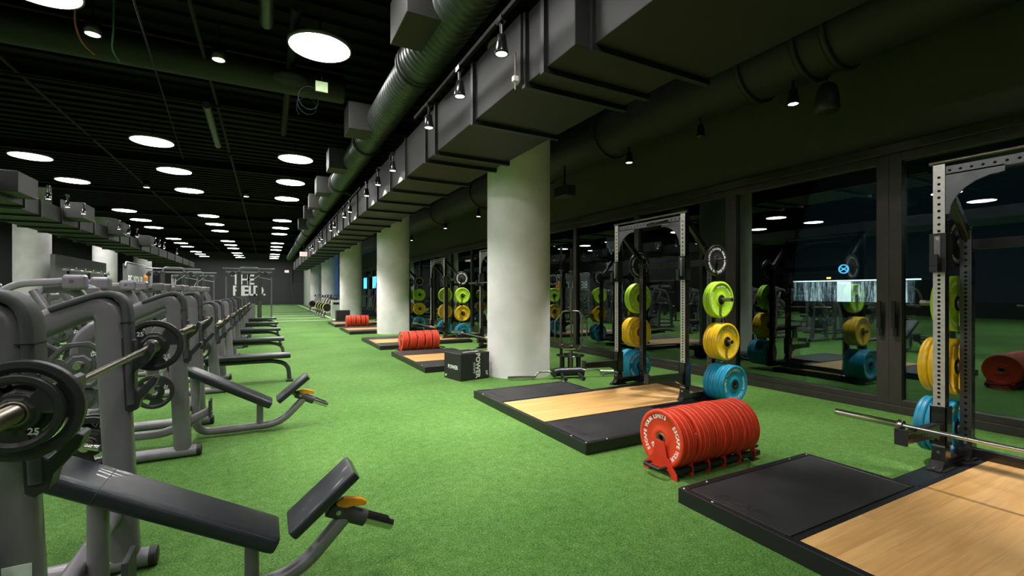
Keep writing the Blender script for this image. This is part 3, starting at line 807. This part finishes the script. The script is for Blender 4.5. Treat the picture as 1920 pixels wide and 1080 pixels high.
def side_frame(p, s, top, hookz, flat):
    y = s * .54; dz = top - 1.43
    path = fillet([(-.628, y, .04), (-.688, y, 1.37 + dz), (-1.02, y, 1.20 + dz), (-1.28, y, 1.07 + dz), (-1.34, y, .04)], .13, 6)
    MB().sweep(path, rrect(.125, .085, .03), (0, 1, 0)).build('side_frame', 'machine', p)
    # guard sleeve over the top bend and down the front
    g = fillet([(-.598, y, .84 + dz), (-.622, y, 1.432 + dz), (-.90, y, 1.317 + dz)], .15, 7)
    MB().sweep(g, rrect(.032, .105, .012), (0, 1, 0)).build('guard_sleeve', 'guard', p)
    for z in (1.05, 1.25):
        MB().bx(-.64, -.597, y - .0545, y + .0545, z + dz - .001, z + dz + .001).build('guard_seam', 'hole', p)
    # hook bracket with two catches
    m = MB(); m.X = T(0, y, hookz - 1.11)
    pts = [(-.64, .82), (-.60, .80), (-.57, .815), (-.56, .86), (-.50, .935), (-.49, .965), (-.505, .975), (-.52, .965), (-.57, .905), (-.585, .92), (-.585, 1.0), (-.53, 1.05), (-.505, 1.10), (-.505, 1.14), (-.52, 1.15), (-.535, 1.12), (-.545, 1.083), (-.580, 1.080), (-.588, 1.16), (-.64, 1.18)]
    m.prism(pts, 'y', -.040, .040); m.build('bar_hook', 'hook', p, .005, 3)
    # floor tube
    MB().cyl((-1.44, y, .048), (-.50, y, .048), .046, 20).build('floor_tube', 'machinelight', p)
    MB().lathe([(0, -.497), (.044, -.497), (.048, -.505), (.048, -.53)], 20, ax='x', c=(0, y, .048)).build('end_cap', 'rubber', p)
    MB().lathe([(0, -1.443), (.044, -1.443), (.048, -1.435), (.048, -1.41)], 20, ax='x', c=(0, y, .048)).build('end_cap', 'rubber', p)
    # plate horns on the outside
    for hz, hx in ((.63, -.80), (.60, -1.24), (.85, -1.24)):
        MB().cyl((hx + (-.05 if hx < -1 else .08), y, hz), (hx, y + s * .07, hz), .018, 12).cyl((hx, y + s * .05, hz), (hx, y + s * .27, hz), .024, 16).build('plate_horn', 'chrome', p)
def station(flat, name):
    p = thing(name, 'x', 'weight bench')
    top, hookz = (1.30, .99) if flat else (1.43, 1.11)
    for s in (-1, 1): side_frame(p, s, top, hookz, flat)
    for xx in (-1.32, -.665): MB().sweep([(xx, -.5, .30), (xx, .5, .30)], rrect(.07, .06, .02), (0, 0, 1)).build('cross_tube', 'machine', p)
    if not flat:
        pad('back_pad', (-.72, .735), (.055, .300), .25, .075, p, .20, 1.1)
        pad('seat_pad', (.085, .315), (.365, .545), .25, .055, p)
        path = fillet([(-.60, 0, .62), (-.60, 0, .052), (.12, 0, .052), (.36, 0, .30)], .14, 7)
        MB().tube(path, .036, 16).build('bench_rail', 'machinelight', p)
        MB().tube([(-.06, 0, .05), (-.06, 0, .32)], .030, 14).build('support_post', 'machine', p)
        MB().bx(-.62, -.10, -.035, .035, .0, .03).build('x', 'machine', p) if 0 else None
        m = MB(); m.sweep([(-.62, 0, .60), (-.02, 0, .285)], rrect(.05, .06, .01), (0, 1, 0)); m.build('pad_carrier', 'machine', p)
        m = MB(); m.cyl((.27, 0, .34), (.44, 0, .255), .040, 20); m.build('collar', 'guard', p, .004)
        m = MB(); m.cyl((.42, 0, .266), (.575, 0, .19), .028, 18)
        for a in range(4): m.box((.505, .012 * (a - 1.5), .257 - 0), (.13, .005, .004), 1, Matrix.Rotation(.455, 3, 'Y'))
        m.build('adjust_tube', ['chrome', 'hole'], p)
        m = MB(); m.cyl((.20, 0, .385), (.29, 0, .33), .026, 14); m.build('seat_mount', 'steel', p)
        MB().cyl((.31, -.045, .325), (.31, .045, .325), .012, 12).build('pivot_bolt', 'bolt', p)
        m = MB(); m.X = T(.30, -.012, .365) @ RY(.16)
        m.prism([(0, 0), (.01, .022), (.05, .028), (.12, .020), (.145, .008), (.15, -.004), (.14, -.014), (.09, -.016), (.05, -.024), (.01, -.018)], 'y', -.016, .016)
        m.build('adjust_lever', 'orange', p, .005, 3)
        # spotter foot rest
        m = MB(); m.sweep(fillet([(-1.25, .0, .09), (-.80, -.18, .13), (-.46, -.18, .30)], .08), rrect(.075, .055, .02), (0, 1, 0)); m.build('foot_rest_arm', 'machinelight', p)
        MB().bx(-.475, -.455, -.25, -.11, .24, .40).build('foot_rest_plate', 'guard', p, .004)
    else:
        pad('bench_pad', (-.86, .445), (.33, .445), .27, .075, p)
        MB().tube(fillet([(-.80, 0, .33), (.10, 0, .33), (.30, 0, .26), (.32, 0, .03)], .12, 6), .032, 14).build('bench_rail', 'guard', p)
        MB().bx(.27, .37, -.10, .10, 0, .03).build('foot', 'rubber', p, .008)
        MB().tube([(-.80, 0, .33), (-.80, 0, .04)], .034, 14).build('support_post', 'machine', p)
        MB().cyl((-.66, 0, .35), (-.66, 0, .05), .03, 12).bx(-.60, -.42, -.42, -.26, 0, .10).build('spotter_step', 'guard', p, .01)
    return p
SI = station(False, 'incline_bench_station'); SF = station(True, 'flat_bench_station')
BY = [2.43, 5.33, 8.15, 11.05, 13.95, 16.85, 19.75]
place(SI, (0, BY[0], 0), 'nearest incline bench station with black pads, carrying the loaded barbell', 'bench press stations')
place(SI, (0, BY[1], 0), 'second incline bench station with orange lever and an empty barbell', 'bench press stations')
for i in range(5):
    place(SF, (0, BY[2 + i], 0), 'flat bench press station, %s in the row of flat benches' % ORD[i], 'bench press stations')
BR = (.021, 0, -.032); BD = Matrix.Rotation(-.032, 3, 'Z') @ Matrix.Rotation(.021, 3, 'X') @ Vector((0, 1, 0)); BC = Vector((-.563, BY[0], 1.096))
barbell('worn steel barbell loaded with black plates on the nearest bench station', tuple(BC), rot=BR, group='barbells on the bench stations')
barbell('empty steel barbell on the second incline bench station', (-.563, BY[1], 1.097), group='barbells on the bench stations')
for i in range(5): barbell('empty barbell on the flat bench station, %s of the row' % ORD[i], (-.563, BY[2 + i], .977), group='barbells on the bench stations')
# plates on the first barbell
PIL = [(I25, -.705, 'larger black plate against the collar at the near end of the loaded barbell', .3), (I15, -.738, 'smaller black plate on the near end of the loaded barbell', .1)]
for pr, dy, l, a in PIL: place(pr, tuple(BC + BD * dy), l, rot=(.021, a, -.032))
place(I25, tuple(BC + BD * .705), 'black grip plate at the far end of the loaded barbell', rot=(.021, 0, -.032))
place(I15b, (-.80, BY[0] + .54 + .13, .63), 'black 15 plate on the far horn of the nearest bench station', rot=(0, .3, 0))
place(I25, (-.80, BY[0] + .54 + .18, .63), 'larger black plate behind the 15 plate on the nearest bench station', rot=(0, .9, 0))
place(I25, (-.80, BY[0] - .54 - .14, .63), 'black plate on the near horn of the nearest bench station', rot=(0, .9, 0))
place(I25, (-.80, BY[1] - .54 - .16, .60), 'black plate on the near horn of the second bench station', rot=(0, 1.9, 0))
place(I25, (-.80, BY[1] + .54 + .16, .63), 'black plate on the far horn of the second bench station', rot=(0, .5, 0))
place(I45, (-1.24, BY[1] - .54 - .16, .60), 'grey octagonal plate on the rear horn of the second bench station', rot=(0, .5, 0))
place(I45, (-1.24, BY[1] - .54 - .20, .85), 'grey octagonal plate on the upper rear horn of the second bench station', rot=(0, 1.5, 0))
for i in range(5):
    place(I25, (-.80, BY[2 + i] - .54 - .16, .63), 'black plate on the near horn of the %s flat bench' % ORD[i], 'plates stored on the flat bench stations', rot=(0, i, 0))
    place(I45, (-1.24, BY[2 + i] - .54 - .16, .60), 'dark grey plate on the rear horn of the %s flat bench' % ORD[i], 'plates stored on the flat bench stations', rot=(0, i, 0))
# sticker with a code on the nearest upright stays blank
o = MB().bx(-.668, -.604, 1.8455, 1.8470, .53, .612).build('sticker', 'paper'); o.parent = None
o.parent = SI; o.location = (0, -BY[0], 0); o['label'] = 'white sticker'

# ------------------------------------------------------------------ plyo box
t = thing('plyo_box', 'black soft plyometric box with white POWER lettering beside the column', 'plyo box', (2.68, 6.77, 0), math.atan2(.11, .55))
MB().bx(0, .56, 0, .50, 0, .43).build('box_body', 'box', t, .012, 3)
for st, sz, mx_, of_ in (('POWER', .115, T(.325, -.0015, .225) @ RX(PI / 2) @ RZ(-PI / 2), .003), ('SYSTEMS', .045, T(.255, -.0015, .19) @ RX(PI / 2) @ RZ(-PI / 2), 0),
                      ('24"', .06, T(.50, -.0015, .09) @ RX(PI / 2) @ RZ(-PI / 2), .001), ('POWER', .085, T(-.0015, .23, .20) @ RZ(-PI / 2) @ RX(PI / 2), .002),
                      ('20"', .05, T(-.0015, .44, .05) @ RZ(-PI / 2) @ RX(PI / 2), .001), ('POWER', .085, T(.30, .16, .4315), .002), ('30"', .05, T(.50, .42, .4315), .001)):
    MB().text(st, sz, mx_, 0, .001, of_).build('lettering', 'white', t)

# ------------------------------------------------------------------ bar stand with upright bars
bx_, by_ = 4.78, 6.80
t = thing('bar_holder', 'black round bar holder standing beside the nearest column', 'bar holder', (bx_, by_, 0))
MB().lathe([(0, 0), (.25, 0), (.25, .02), (0, .02)], 36).build('base_plate', 'rackblack', t)
MB().lathe([(0, .27), (.25, .27), (.25, .285), (0, .285)], 36).build('top_plate', 'rackblack', t)
for a in range(7):
    x, y = (.165 * math.cos(a * PI / 3), .165 * math.sin(a * PI / 3)) if a < 6 else (0, 0)
    MB().lathe([(.034, .02), (.034, .27), (.036, .30), (.030, .30)], 16, c=(x, y, 0)).build('bar_socket', 'rubber', t)
barbell('upright steel barbell standing in the round bar holder, left one', (bx_ - .14, by_ + .083, 1.125), rot=(PI / 2, 0, 0), group='upright bars')
barbell('upright steel barbell standing in the round bar holder, right one', (bx_ + .02, by_, 1.105), rot=(PI / 2, 0, 0), group='upright bars', L=2.16)
t = thing('hex_trap_bar', 'silver hexagonal trap bar leaning upright on the bar holder', 'trap bar', (bx_ - .22, by_ - .33, .0))
c30, s30 = .866, .5
a = -math.radians(27.9)
R_ = RZ(a)
hexp = [(-.13, .43), (-.27, .62), (-.27, .90), (-.13, 1.08), (.13, 1.08), (.27, .90), (.27, .62), (.13, .43), (-.13, .43)]
MB().tube(fillet([tuple(R_ @ Vector((x, 0, z))) for x, z in hexp], .03, 3), .0125, 10).build('hex_frame', 'steel', t)
for za, zb in ((.02, .43), (1.08, 1.46)): MB().cyl((0, 0, za), (0, 0, zb), .0245, 14).build('sleeve', 'steel', t)
for x in (-.18, .18):
    MB().tube([tuple(R_ @ Vector((x, 0, .5))), tuple(R_ @ Vector((x, -.05, .76))), tuple(R_ @ Vector((x, 0, 1.01)))], .012, 8).build('grip', 'steel', t)
# cambered squat bar on the floor
t = thing('cambered_squat_bar', 'silver cambered squat bar with black pad lying on turf behind the platform', 'squat bar', (4.36, 6.25, 0), math.atan2(-.55, 2.05))
MB().tube(fillet([(-.56, 0, .05), (-.52, 0, .115), (-.20, 0, .115), (0, 0, .115), (.52, 0, .115), (.58, 0, .05)], .04), .0145, 12).build('shaft', 'chrome', t)
for s in (-1, 1):
    MB().cyl((s * .56, 0, .045), (s * 1.02, 0, .045), .0245, 18).cyl((s * .60, 0, .045), (s * .63, 0, .045), .038, 18).build('sleeve', 'chrome', t)
    MB().tube(fillet([(s * .14, 0, .10), (s * .15, -.10, .06), (s * .15, -.30, .035)], .05), .026, 12).build('handle_pad', 'rubber', t)
MB().tube([(-.27, -.03, .09), (-.2, 0, .105), (.2, 0, .105), (.27, -.03, .09)], .07, 18).build('neck_pad', 'leather', t, .004)
o = MB().tube([(5.25, 6.25, .03), (5.6, 5.98, .03)], .014, 10).cyl((5.1, 6.36, .035), (5.28, 6.22, .035), .0245, 14).build('curl_bar', 'chrome'); tag(o, 'short silver bar lying on the turf behind the squat bar pad', 'bar')

# ------------------------------------------------------------------ plate loaded machines, second row
def press_machine():
    p = thing('plate_loaded_machine', 'x', 'exercise machine')
    # base
    for s in (-1, 1):
        MB().tube([(-.38, s * .35, .05), (.80, s * .35, .05)], .045, 14).build('floor_tube', 'machinelight', p)
        MB().sweep(fillet([(-.30, s * .35, .06), (-.28, s * .33, 1.15), (-.12, s * .32, 1.46), (.14, s * .31, 1.44)], .15, 6), rrect(.11, .07, .025), (0, 1, 0)).build('side_frame', 'machine', p)
        # lever arm, front handle
        MB().sweep(fillet([(-.15, s * .42, 1.53), (.34, s * .44, 1.49), (.52, s * .47, 1.30), (.60, s * .5, .98)], .12, 5), rrect(.075, .055, .02), (0, 1, 0)).build('lever_arm', 'machinelight', p)
        MB().cyl((.58, s * .5, 1.02), (.58, s * .22, 1.02), .018, 12).build('handle', 'rubber', p)
        MB().cyl((.20, s * .40, 1.42), (-.05, s * .44, .95), .040, 14).build('counter_arm', 'machine', p)
        MB().cyl((-.08, s * .40, .95), (-.08, s * .72, .95), .024, 16).build('loading_horn', 'chrome', p)
        MB().cyl((-.22, s * .36, .65), (-.22, s * .72, .65), .024, 16).build('loading_horn', 'chrome', p)
        MB().box((-.16, s * .45, 1.51), (.20, .16, .17)).build('pivot_housing', 'machine', p, .04, 3)
        MB().cyl((-.15, s * .52, 1.52), (-.15, s * .535, 1.52), .02, 12).build('pivot_bolt', 'chrome', p)
    for xx, zz in ((-.29, .3), (-.14, 1.42)): MB().sweep([(xx, -.35, zz), (xx, .35, zz)], rrect(.08, .08, .02), (0, 0, 1)).build('cross_tube', 'machine', p)
    pad('back_pad', (-.12, 1.28), (.06, .60), .28, .08, p)
    pad('seat_pad', (.10, .52), (.50, .56), .34, .08, p)
    MB().sweep([(-.25, 0, .1), (.18, 0, .46)], rrect(.08, .08, .02), (0, 1, 0)).sweep([(.28, 0, .46), (.28, 0, .05)], rrect(.08, .08, .02), (0, 1, 0)).bx(-.3, .75, -.04, .04, .03, .09).build('seat_post', 'machinelight', p)
    return p
PM = press_machine()
PMN = ['nearest', 'second', 'third', 'fourth', 'fifth', 'farthest']
PML = [(-2.03, 7.24), (-2.15, 10.0), (-2.2, 12.7), (-2.2, 15.4), (-2.2, 18.1), (-2.2, 20.8)]
for i, (x, y) in enumerate(PML):
    place(PM, (x, y, 0), 'grey plate loaded press machine behind the bench row, %s of its row' % PMN[i], 'plate loaded machines', rz=PI)
    for s, sn_ in ((-1, 'near'), (1, 'far')):
        place(I45, (x + .08, y + s * .56, .95), 'grey octagonal plate on the upper %s horn of the %s press machine' % (sn_, PMN[i]), 'plates on the press machines', rot=(0, i + s, 0))
        if i < 3 or s < 0:
            place(I10b, (x + .22, y + s * .56, .65), 'black round plate on the lower %s horn of the %s press machine' % (sn_, PMN[i]), 'plates on the press machines', rot=(0, 0, 0))
for i, (x, y) in enumerate([(-5.1, 7.5), (-5.2, 10.5), (-5.2, 13.2)]):
    place(PM, (x, y, 0), 'grey plate loaded press machine in the row farther left, %s of its row' % ORD[i], 'plate loaded machines', rz=PI)

# selectorised arch machines (curved light grey frame)
def arch_machine():
    p = thing('arch_frame_machine', 'x', 'exercise machine')
    for s in (-1, 1):
        MB().sweep(fillet([(-.6, s * .28, .05), (-.52, s * .28, .75), (-.2, s * .28, 1.25), (.25, s * .28, 1.33)], .3, 8), rrect(.12, .06, .02), (0, 1, 0)).build('curved_frame', 'machinelight', p)
        MB().tube([(-.7, s * .28, .045), (.6, s * .28, .045)], .042, 12).build('floor_tube', 'machinelight', p)
    m = MB().bx(.05, .30, -.13, .13, .15, 1.0); m.build('weight_stack', 'iron', p, .003)
    MB().cyl((.1, -.08, 1.0), (.1, -.08, 1.3), .01, 8).cyl((.1, .08, 1.0), (.1, .08, 1.3), .01, 8).build('guide_rods', 'chrome', p)
    for xx, zz in ((.25, 1.33), (.18, .1)): MB().sweep([(xx, -.28, zz), (xx, .28, zz)], rrect(.1, .1, .03), (0, 0, 1)).build('cross_tube', 'machine', p)
    pad('seat_pad', (-.35, .5), (.0, .52), .3, .07, p)
    MB().sweep([(-.2, 0, .05), (-.2, 0, .45)], rrect(.08, .08, .02), (0, 1, 0)).bx(-.6, .2, -.04, .04, .02, .08).build('seat_post', 'machine', p)
    return p
AM = arch_machine()
for i, (x, y) in enumerate([(-3.75, 9.0), (-3.75, 11.6), (-3.75, 14.2), (-4.05, 18.8)]):
    place(AM, (x, y, 0), 'low machine with curved light grey frame behind the press machines, %s of its row' % ORD[i], 'arch frame machines')

# ------------------------------------------------------------------ cable towers
def cable_tower():
    p = thing('cable_station', 'x', 'cable machine')
    for x in (-.42, .42):
        MB().bx(x - .09, x + .09, -.10, .10, .05, 2.35).build('weight_tower', 'guard', p, .01)
        MB().cyl((x - .03, -.13, .1), (x - .03, -.13, 2.3), .012, 8).cyl((x + .03, -.13, .1), (x + .03, -.13, 2.3), .012, 8).build('guide_rods', 'chrome', p)
        MB().bx(x - .12, x + .12, -.35, .35, 0, .05).build('base_foot', 'machine', p, .01)
        MB().box((x, -.15, 1.1), (.12, .08, .14)).build('pulley_carriage', 'guard', p, .01)
    for x in (-.92, .92):
        MB().bx(x - .035, x + .035, -.035, .035, 0, 2.38).build('outer_post', 'machine', p, .01)
        MB().cyl((x, -.05, 2.22), (x, .05, 2.22), .10, 20).build('ball_holder', 'guard', p)
        MB().bx(x - .1, x + .1, -.2, .2, 0, .03).build('post_foot', 'machine', p, .008)
    MB().cyl((-1.05, 0, 2.50), (1.05, 0, 2.50), .028, 12).build('pull_up_bar', 'machinelight', p)
    MB().tube(fillet([(-.42, 0, 2.3), (-.38, 0, 2.55), (.38, 0, 2.55), (.42, 0, 2.3)], .2), .035, 12).bx(-.92, .92, -.04, .04, 2.30, 2.38).build('top_frame', 'machinelight', p)
    for x in (-.66, .66): MB().cyl((x, -.06, 2.26), (x, .06, 2.26), .10, 20).build('pulley', 'rubber', p)
    MB().tube([(.42, -.16, 2.2), (.05, -.2, 1.9), (-.05, -.2, 1.6)], .008, 6).tube([(.42, -.16, 2.1), (.9, -.12, 2.0)], .008, 6).build('cable', 'white', p)
    MB().bx(-.24, .24, -.12, .12, .2, .85).build('weight_stack', 'machinelight', p, .01)
    MB().bx(-.3, .3, -.06, .06, .05, .12).build('base_beam', 'machine', p)
    return p
CT = cable_tower()
place(CT, (-.72, 24.9, 0), 'tall grey cable station standing in front of the far wall letters', 'cable stations')
place(CT, (-3.85, 26.6, 0), 'tall grey cable station behind the machines, right of the sign panel', 'cable stations', rz=.2)
place(CT, (-3.6, 31.5, 0), 'farther grey cable station behind the left one', 'cable stations', rz=.1)
t = thing('low_row_machine', 'silver low pulley machine at the foot of the centre cable station', 'exercise machine', (-1.0, 23.3, 0))
MB().bx(-.3, .3, -.5, .5, .02, .1).bx(-.1, .1, .1, .4, .1, .9).build('base_frame', 'machinelight', t, .01); pad('seat_pad', (-.3, .5), (.2, .5), .3, .08, t)
MB().cyl((-.25, -.3, .4), (-.25, -.22, .4), .2, 20).cyl((.1, -.3, .3), (.1, -.22, .3), .15, 20).build('flywheel', 'chrome', t)

# sign panel and partition
t = thing('sign_panel', 'grey free-standing panel with white and orange lettering', 'sign panel', (-5.0, 23.6, 0))
MB().bx(-.08, .08, 0, 4.6, 0, 2.55).build('panel_board', 'panel', t, .01)
MB().tube(fillet([(.02, -.1, 2.45), (.02, 0, 2.62), (.02, 3.4, 2.62), (.02, 4.6, 2.35)], .1), .03, 8).build('panel_rail', 'machinelight', t)
m = MB(); m.text('BE YOUR', .62, T(.0825, 1.30, 1.85) @ RZ(PI / 2) @ RX(PI / 2), 0, .003, .004); m.build('lettering', 'white', t)
MB().bx(.0805, .083, 2.72, 3.95, 1.55, 2.2).build('orange_block', 'orangep', t)
m = MB(); m.text('BEST', .50, T(.084, 3.33, 1.87) @ RZ(PI / 2) @ RX(PI / 2), 0, .003, .004); m.build('orange_lettering', 'panel', t)
o = MB().bx(-7.1, -6.95, 23.2, 29.4, 0, 2.82).build('partition_panel', 'panel', None, .01); tag(o, 'plain grey partition panel between the two left columns', 'partition')
# storage rig with rolled mats
t = thing('storage_rig', 'black storage rig with hooks in front of the grey partition', 'storage rig', (-4.6, 16.2, 0))
for y in (0, 1.6, 3.2): MB().bx(-.03, .03, y - .03, y + .03, 0, 2.02).bx(-.25, .25, y - .03, y + .03, 0, .04).build('post', 'frame', t, .004)
MB().bx(-.03, .03, -.3, 3.5, 1.96, 2.02).bx(-.03, .03, 0, 3.2, 1.4, 1.45).build('crossbar', 'machine', t)
for y in (.1, .8, 1.5, 2.2, 2.9): MB().tube([(.03, y, 2.0), (.12, y, 1.98), (.14, y, 2.06)], .015, 8).build('hook', 'chrome', t)
for i in range(4):
    o = MB().cyl((-4.48, 16.4 + i * .75, 1.64), (-4.48, 16.95 + i * .75, 1.64), .10, 16).build('foam_roller', 'brown'); tag(o, 'brown foam roller on the storage rig, %s from the camera' % ORD[i], 'foam roller', 'foam rollers on the storage rig')

# far wall writing
t = thing('wall_lettering', 'large white THE FIELD. lettering on the far dark wall', 'lettering', (-3.2, YF - .06, 0))
m = MB()
for st, z in (('THE', 2.72), ('FIELD.', 1.52)):
    xs = (0, .86, 1.36) if st == 'THE' else (0, .52, .90, 1.48, 2.12, 2.70)
    for ch, x in zip(st, xs): m.text(ch, 1.52, T(x + .28, 0, z) @ RX(PI / 2), 0, .02, .03)
m.build('letters', 'white', t)
o = MB().bx(-8.6, -8.2, YF - .06, YF - .01, .8, 3.2).build('wall_poster', 'white'); tag(o, 'narrow pale poster on the far dark wall, left end', 'poster')

# ------------------------------------------------------------------ bikes, bin, treadmills, screens
def bike():
    p = thing('air_bike', 'x', 'exercise bike')
    MB().cyl((-.05, .42, .55), (.05, .42, .55), .24, 32).build('fan_cage', 'hook', p)
    MB().lathe([(.225, -.06), (.25, -.06), (.25, -.045), (.225, -.045)], 32, ax='x', c=(0, .42, .55), closed=True).build('cage_ring', 'yprint', p)
    MB().tube([(0, .42, .5), (0, -.1, .35), (0, -.55, .05)], .045, 10).tube([(0, .42, .5), (0, .6, .05)], .04, 10).tube([(0, -.15, .3), (0, -.35, .95)], .035, 10).build('frame', 'hook', p)
    MB().tube([(-.25, .62, .05), (.25, .62, .05)], .035, 10).tube([(-.25, -.55, .05), (.25, -.55, .05)], .035, 10).build('stabiliser', 'machine', p)
    MB().box((0, -.37, 1.0), (.24, .28, .08)).build('saddle', 'leather', p, .03, 3)
    for s in (-1, 1): MB().tube(fillet([(s * .12, .3, .5), (s * .18, .1, .95), (s * .22, -.1, 1.25), (s * .24, -.2, 1.22)], .1), .02, 8).build('handle_lever', 'hook', p)
    MB().box((0, .2, 1.15), (.2, .05, .15)).build('console', 'rubber', p, .01)
    return p
BK = bike()
for i, (x, y) in enumerate([(3.35, 27.6), (3.35, 29.0), (3.35, 30.4), (3.35, 31.8), (3.35, 37)]):
    place(BK, (x, y, 0), 'black air bike with yellow ring beside the field line, %s from the camera' % ORD[i], 'air bikes', rz=PI / 2 + .25)
t = thing('bin_cabinet', 'pale tall waste cabinet in front of the bikes', 'cabinet', (3.22, 25.95, 0))
MB().bx(-.22, .22, -.22, .22, 0, .98).build('cabinet_body', 'wallw', t, .01); MB().bx(-.15, .15, -.225, -.218, .75, .87).build('bin_slot', 'hole', t)
def treadmill():
    p = thing('treadmill', 'x', 'treadmill')
    MB().bx(-.4, .4, -.9, .8, .08, .22).build('deck', 'hook', p, .02)
    for s in (-1, 1): MB().tube(fillet([(s * .38, .7, .15), (s * .38, .85, 1.2), (s * .36, .3, 1.1)], .1), .03, 10).build('side_rail', 'machinelight', p)
    MB().box((0, .85, 1.35), (.8, .08, .4)).build('console', 'hook', p, .02)
    return p
TM = treadmill()
for i, y in enumerate([26, 28, 30, 32]):
    place(TM, (5.3, y, 0), 'treadmill seen between the second and third columns, %s from the camera' % ORD[i], 'treadmills', rz=-PI / 2)
for i, y in enumerate([31.2, 34.4, 37.0]):
    t = thing('wall_screen', 'blue lit screen on the window wall, %s from the camera' % ORD[i], 'screen', (6.3, y, 2.05), group='blue screens')
    MB().box((0, 0, 0), (.05, 1.3, .85)).build('screen_frame', 'frame', t, .01); MB().bx(-.03, -.026, -.6, .6, -.38, .38).build('display', 'screen', t)
t = thing('wall_clock', 'small dark round clock on the pale far wall', 'clock', (4.4, 45.93, 3.35))
MB().lathe([(0, -.04), (.2, -.04), (.22, 0), (.22, .04)], 24, ax='y').build('clock_body', 'brown', t)
t = thing('plyo_box', 'small black box standing between the far platforms', 'plyo box', (3.15, 22.7, 0))
MB().bx(-.3, .3, 0, .4, 0, .56).build('box_body', 'box', t, .02)

# ------------------------------------------------------------------ outside at night
o = MB().bx(XW + .3, 140, -60, 120, -1.0, -.9).build('street_ground', 'asphalt'); o['kind'] = 'structure'
t = thing('lit_building', 'low lit glass building across the street at night', 'building', (46, 26, 0))
MB().bx(.3, 10, -8.2, 3.4, -.9, 2.42).build('building_body', 'walll', t)
MB().bx(.2, .3, -8.2, 3.4, .55, 2.35).build('glass_facade', 'facade', t)
MB().bx(.1, .2, -3.6, -2.5, .55, 2.35).build('lobby', 'lobby', t)
MB().bx(-.1, .3, -8.6, 3.7, 2.40, 2.50).build('roof_light_strip', 'strip', t)
m = MB(); m.lathe([(.32, -.05), (.42, -.05), (.42, .05), (.32, .05)], 32, ax='x', c=(0, -3.1, 3.5), closed=True); m.box((0, -3.1, 3.5), (.1, .5, .07), 0, Matrix.Rotation(.6, 3, 'X')); m.box((0, -3.1, 3.5), (.1, .5, .07), 0, Matrix.Rotation(-.6, 3, 'X')); m.build('round_sign', 'bluesign', t)
MB().cyl((0, -3.1, 2.5), (0, -3.1, 3.1), .04, 8).build('sign_post', 'walll', t)
MB().box((0, 3.0, 2.9), (.1, .12, .5)).bx(-.05, .05, 1.9, 2.94, 2.93, 3.05).build('small_sign', 'bluesign', t)
random.seed(3)
for i in range(16):
    x, y, z = random.uniform(60, 80), random.uniform(20, 110), random.uniform(1.2, 4)
    t = thing('street_light', 'small distant street light beyond the windows at night', 'street light', (x, y, -.9), group='distant street lights')
    MB().cyl((0, 0, 0), (0, 0, z + .8), .05, 6).build('pole', 'frame', t)
    MB().box((0, 0, z + .9), (.3, random.uniform(.2, .6), .25)).build('lamp_head', 'bluesign' if i % 3 else 'amber', t)

# world: faint night sky
w = bpy.data.worlds.new('night'); S.world = w; w.use_nodes = True
bg = w.node_tree.nodes['Background']; bg.inputs[0].default_value = (.010, .020, .030, 1); bg.inputs[1].default_value = .2

# unused placeholder prototypes never placed are removed
dead = [o for o in bpy.data.objects if o.get('label') == 'x' and o.parent is None]
dead += [c for c in bpy.data.objects if c.parent in dead]
for o in set(dead): bpy.data.objects.remove(o)
for o in bpy.data.objects:
    if '_used' in o: del o['_used']

# ------------------------------------------------------------------ camera
f = 868.0
cam = bpy.data.cameras.new('camera'); co = bpy.data.objects.new('camera', cam); COL.objects.link(co)
cam.sensor_width = 36; cam.lens = f / 1920 * 36; cam.clip_start = .02; cam.clip_end = 400
cam.shift_y = 8 / 1920
co.location = (0, 0, 1.4); co.rotation_euler = (PI / 2, 0, -math.atan(460 / f))
S.camera = co
S.view_settings.view_transform = 'Standard'; S.view_settings.look = 'None'; S.view_settings.gamma = 1
S.view_settings.use_curve_mapping = False; S.view_settings.exposure = 1.08
S.cycles.use_denoising = True
S.cycles.max_bounces = 8; S.cycles.diffuse_bounces = 4; S.cycles.sample_clamp_indirect = 6
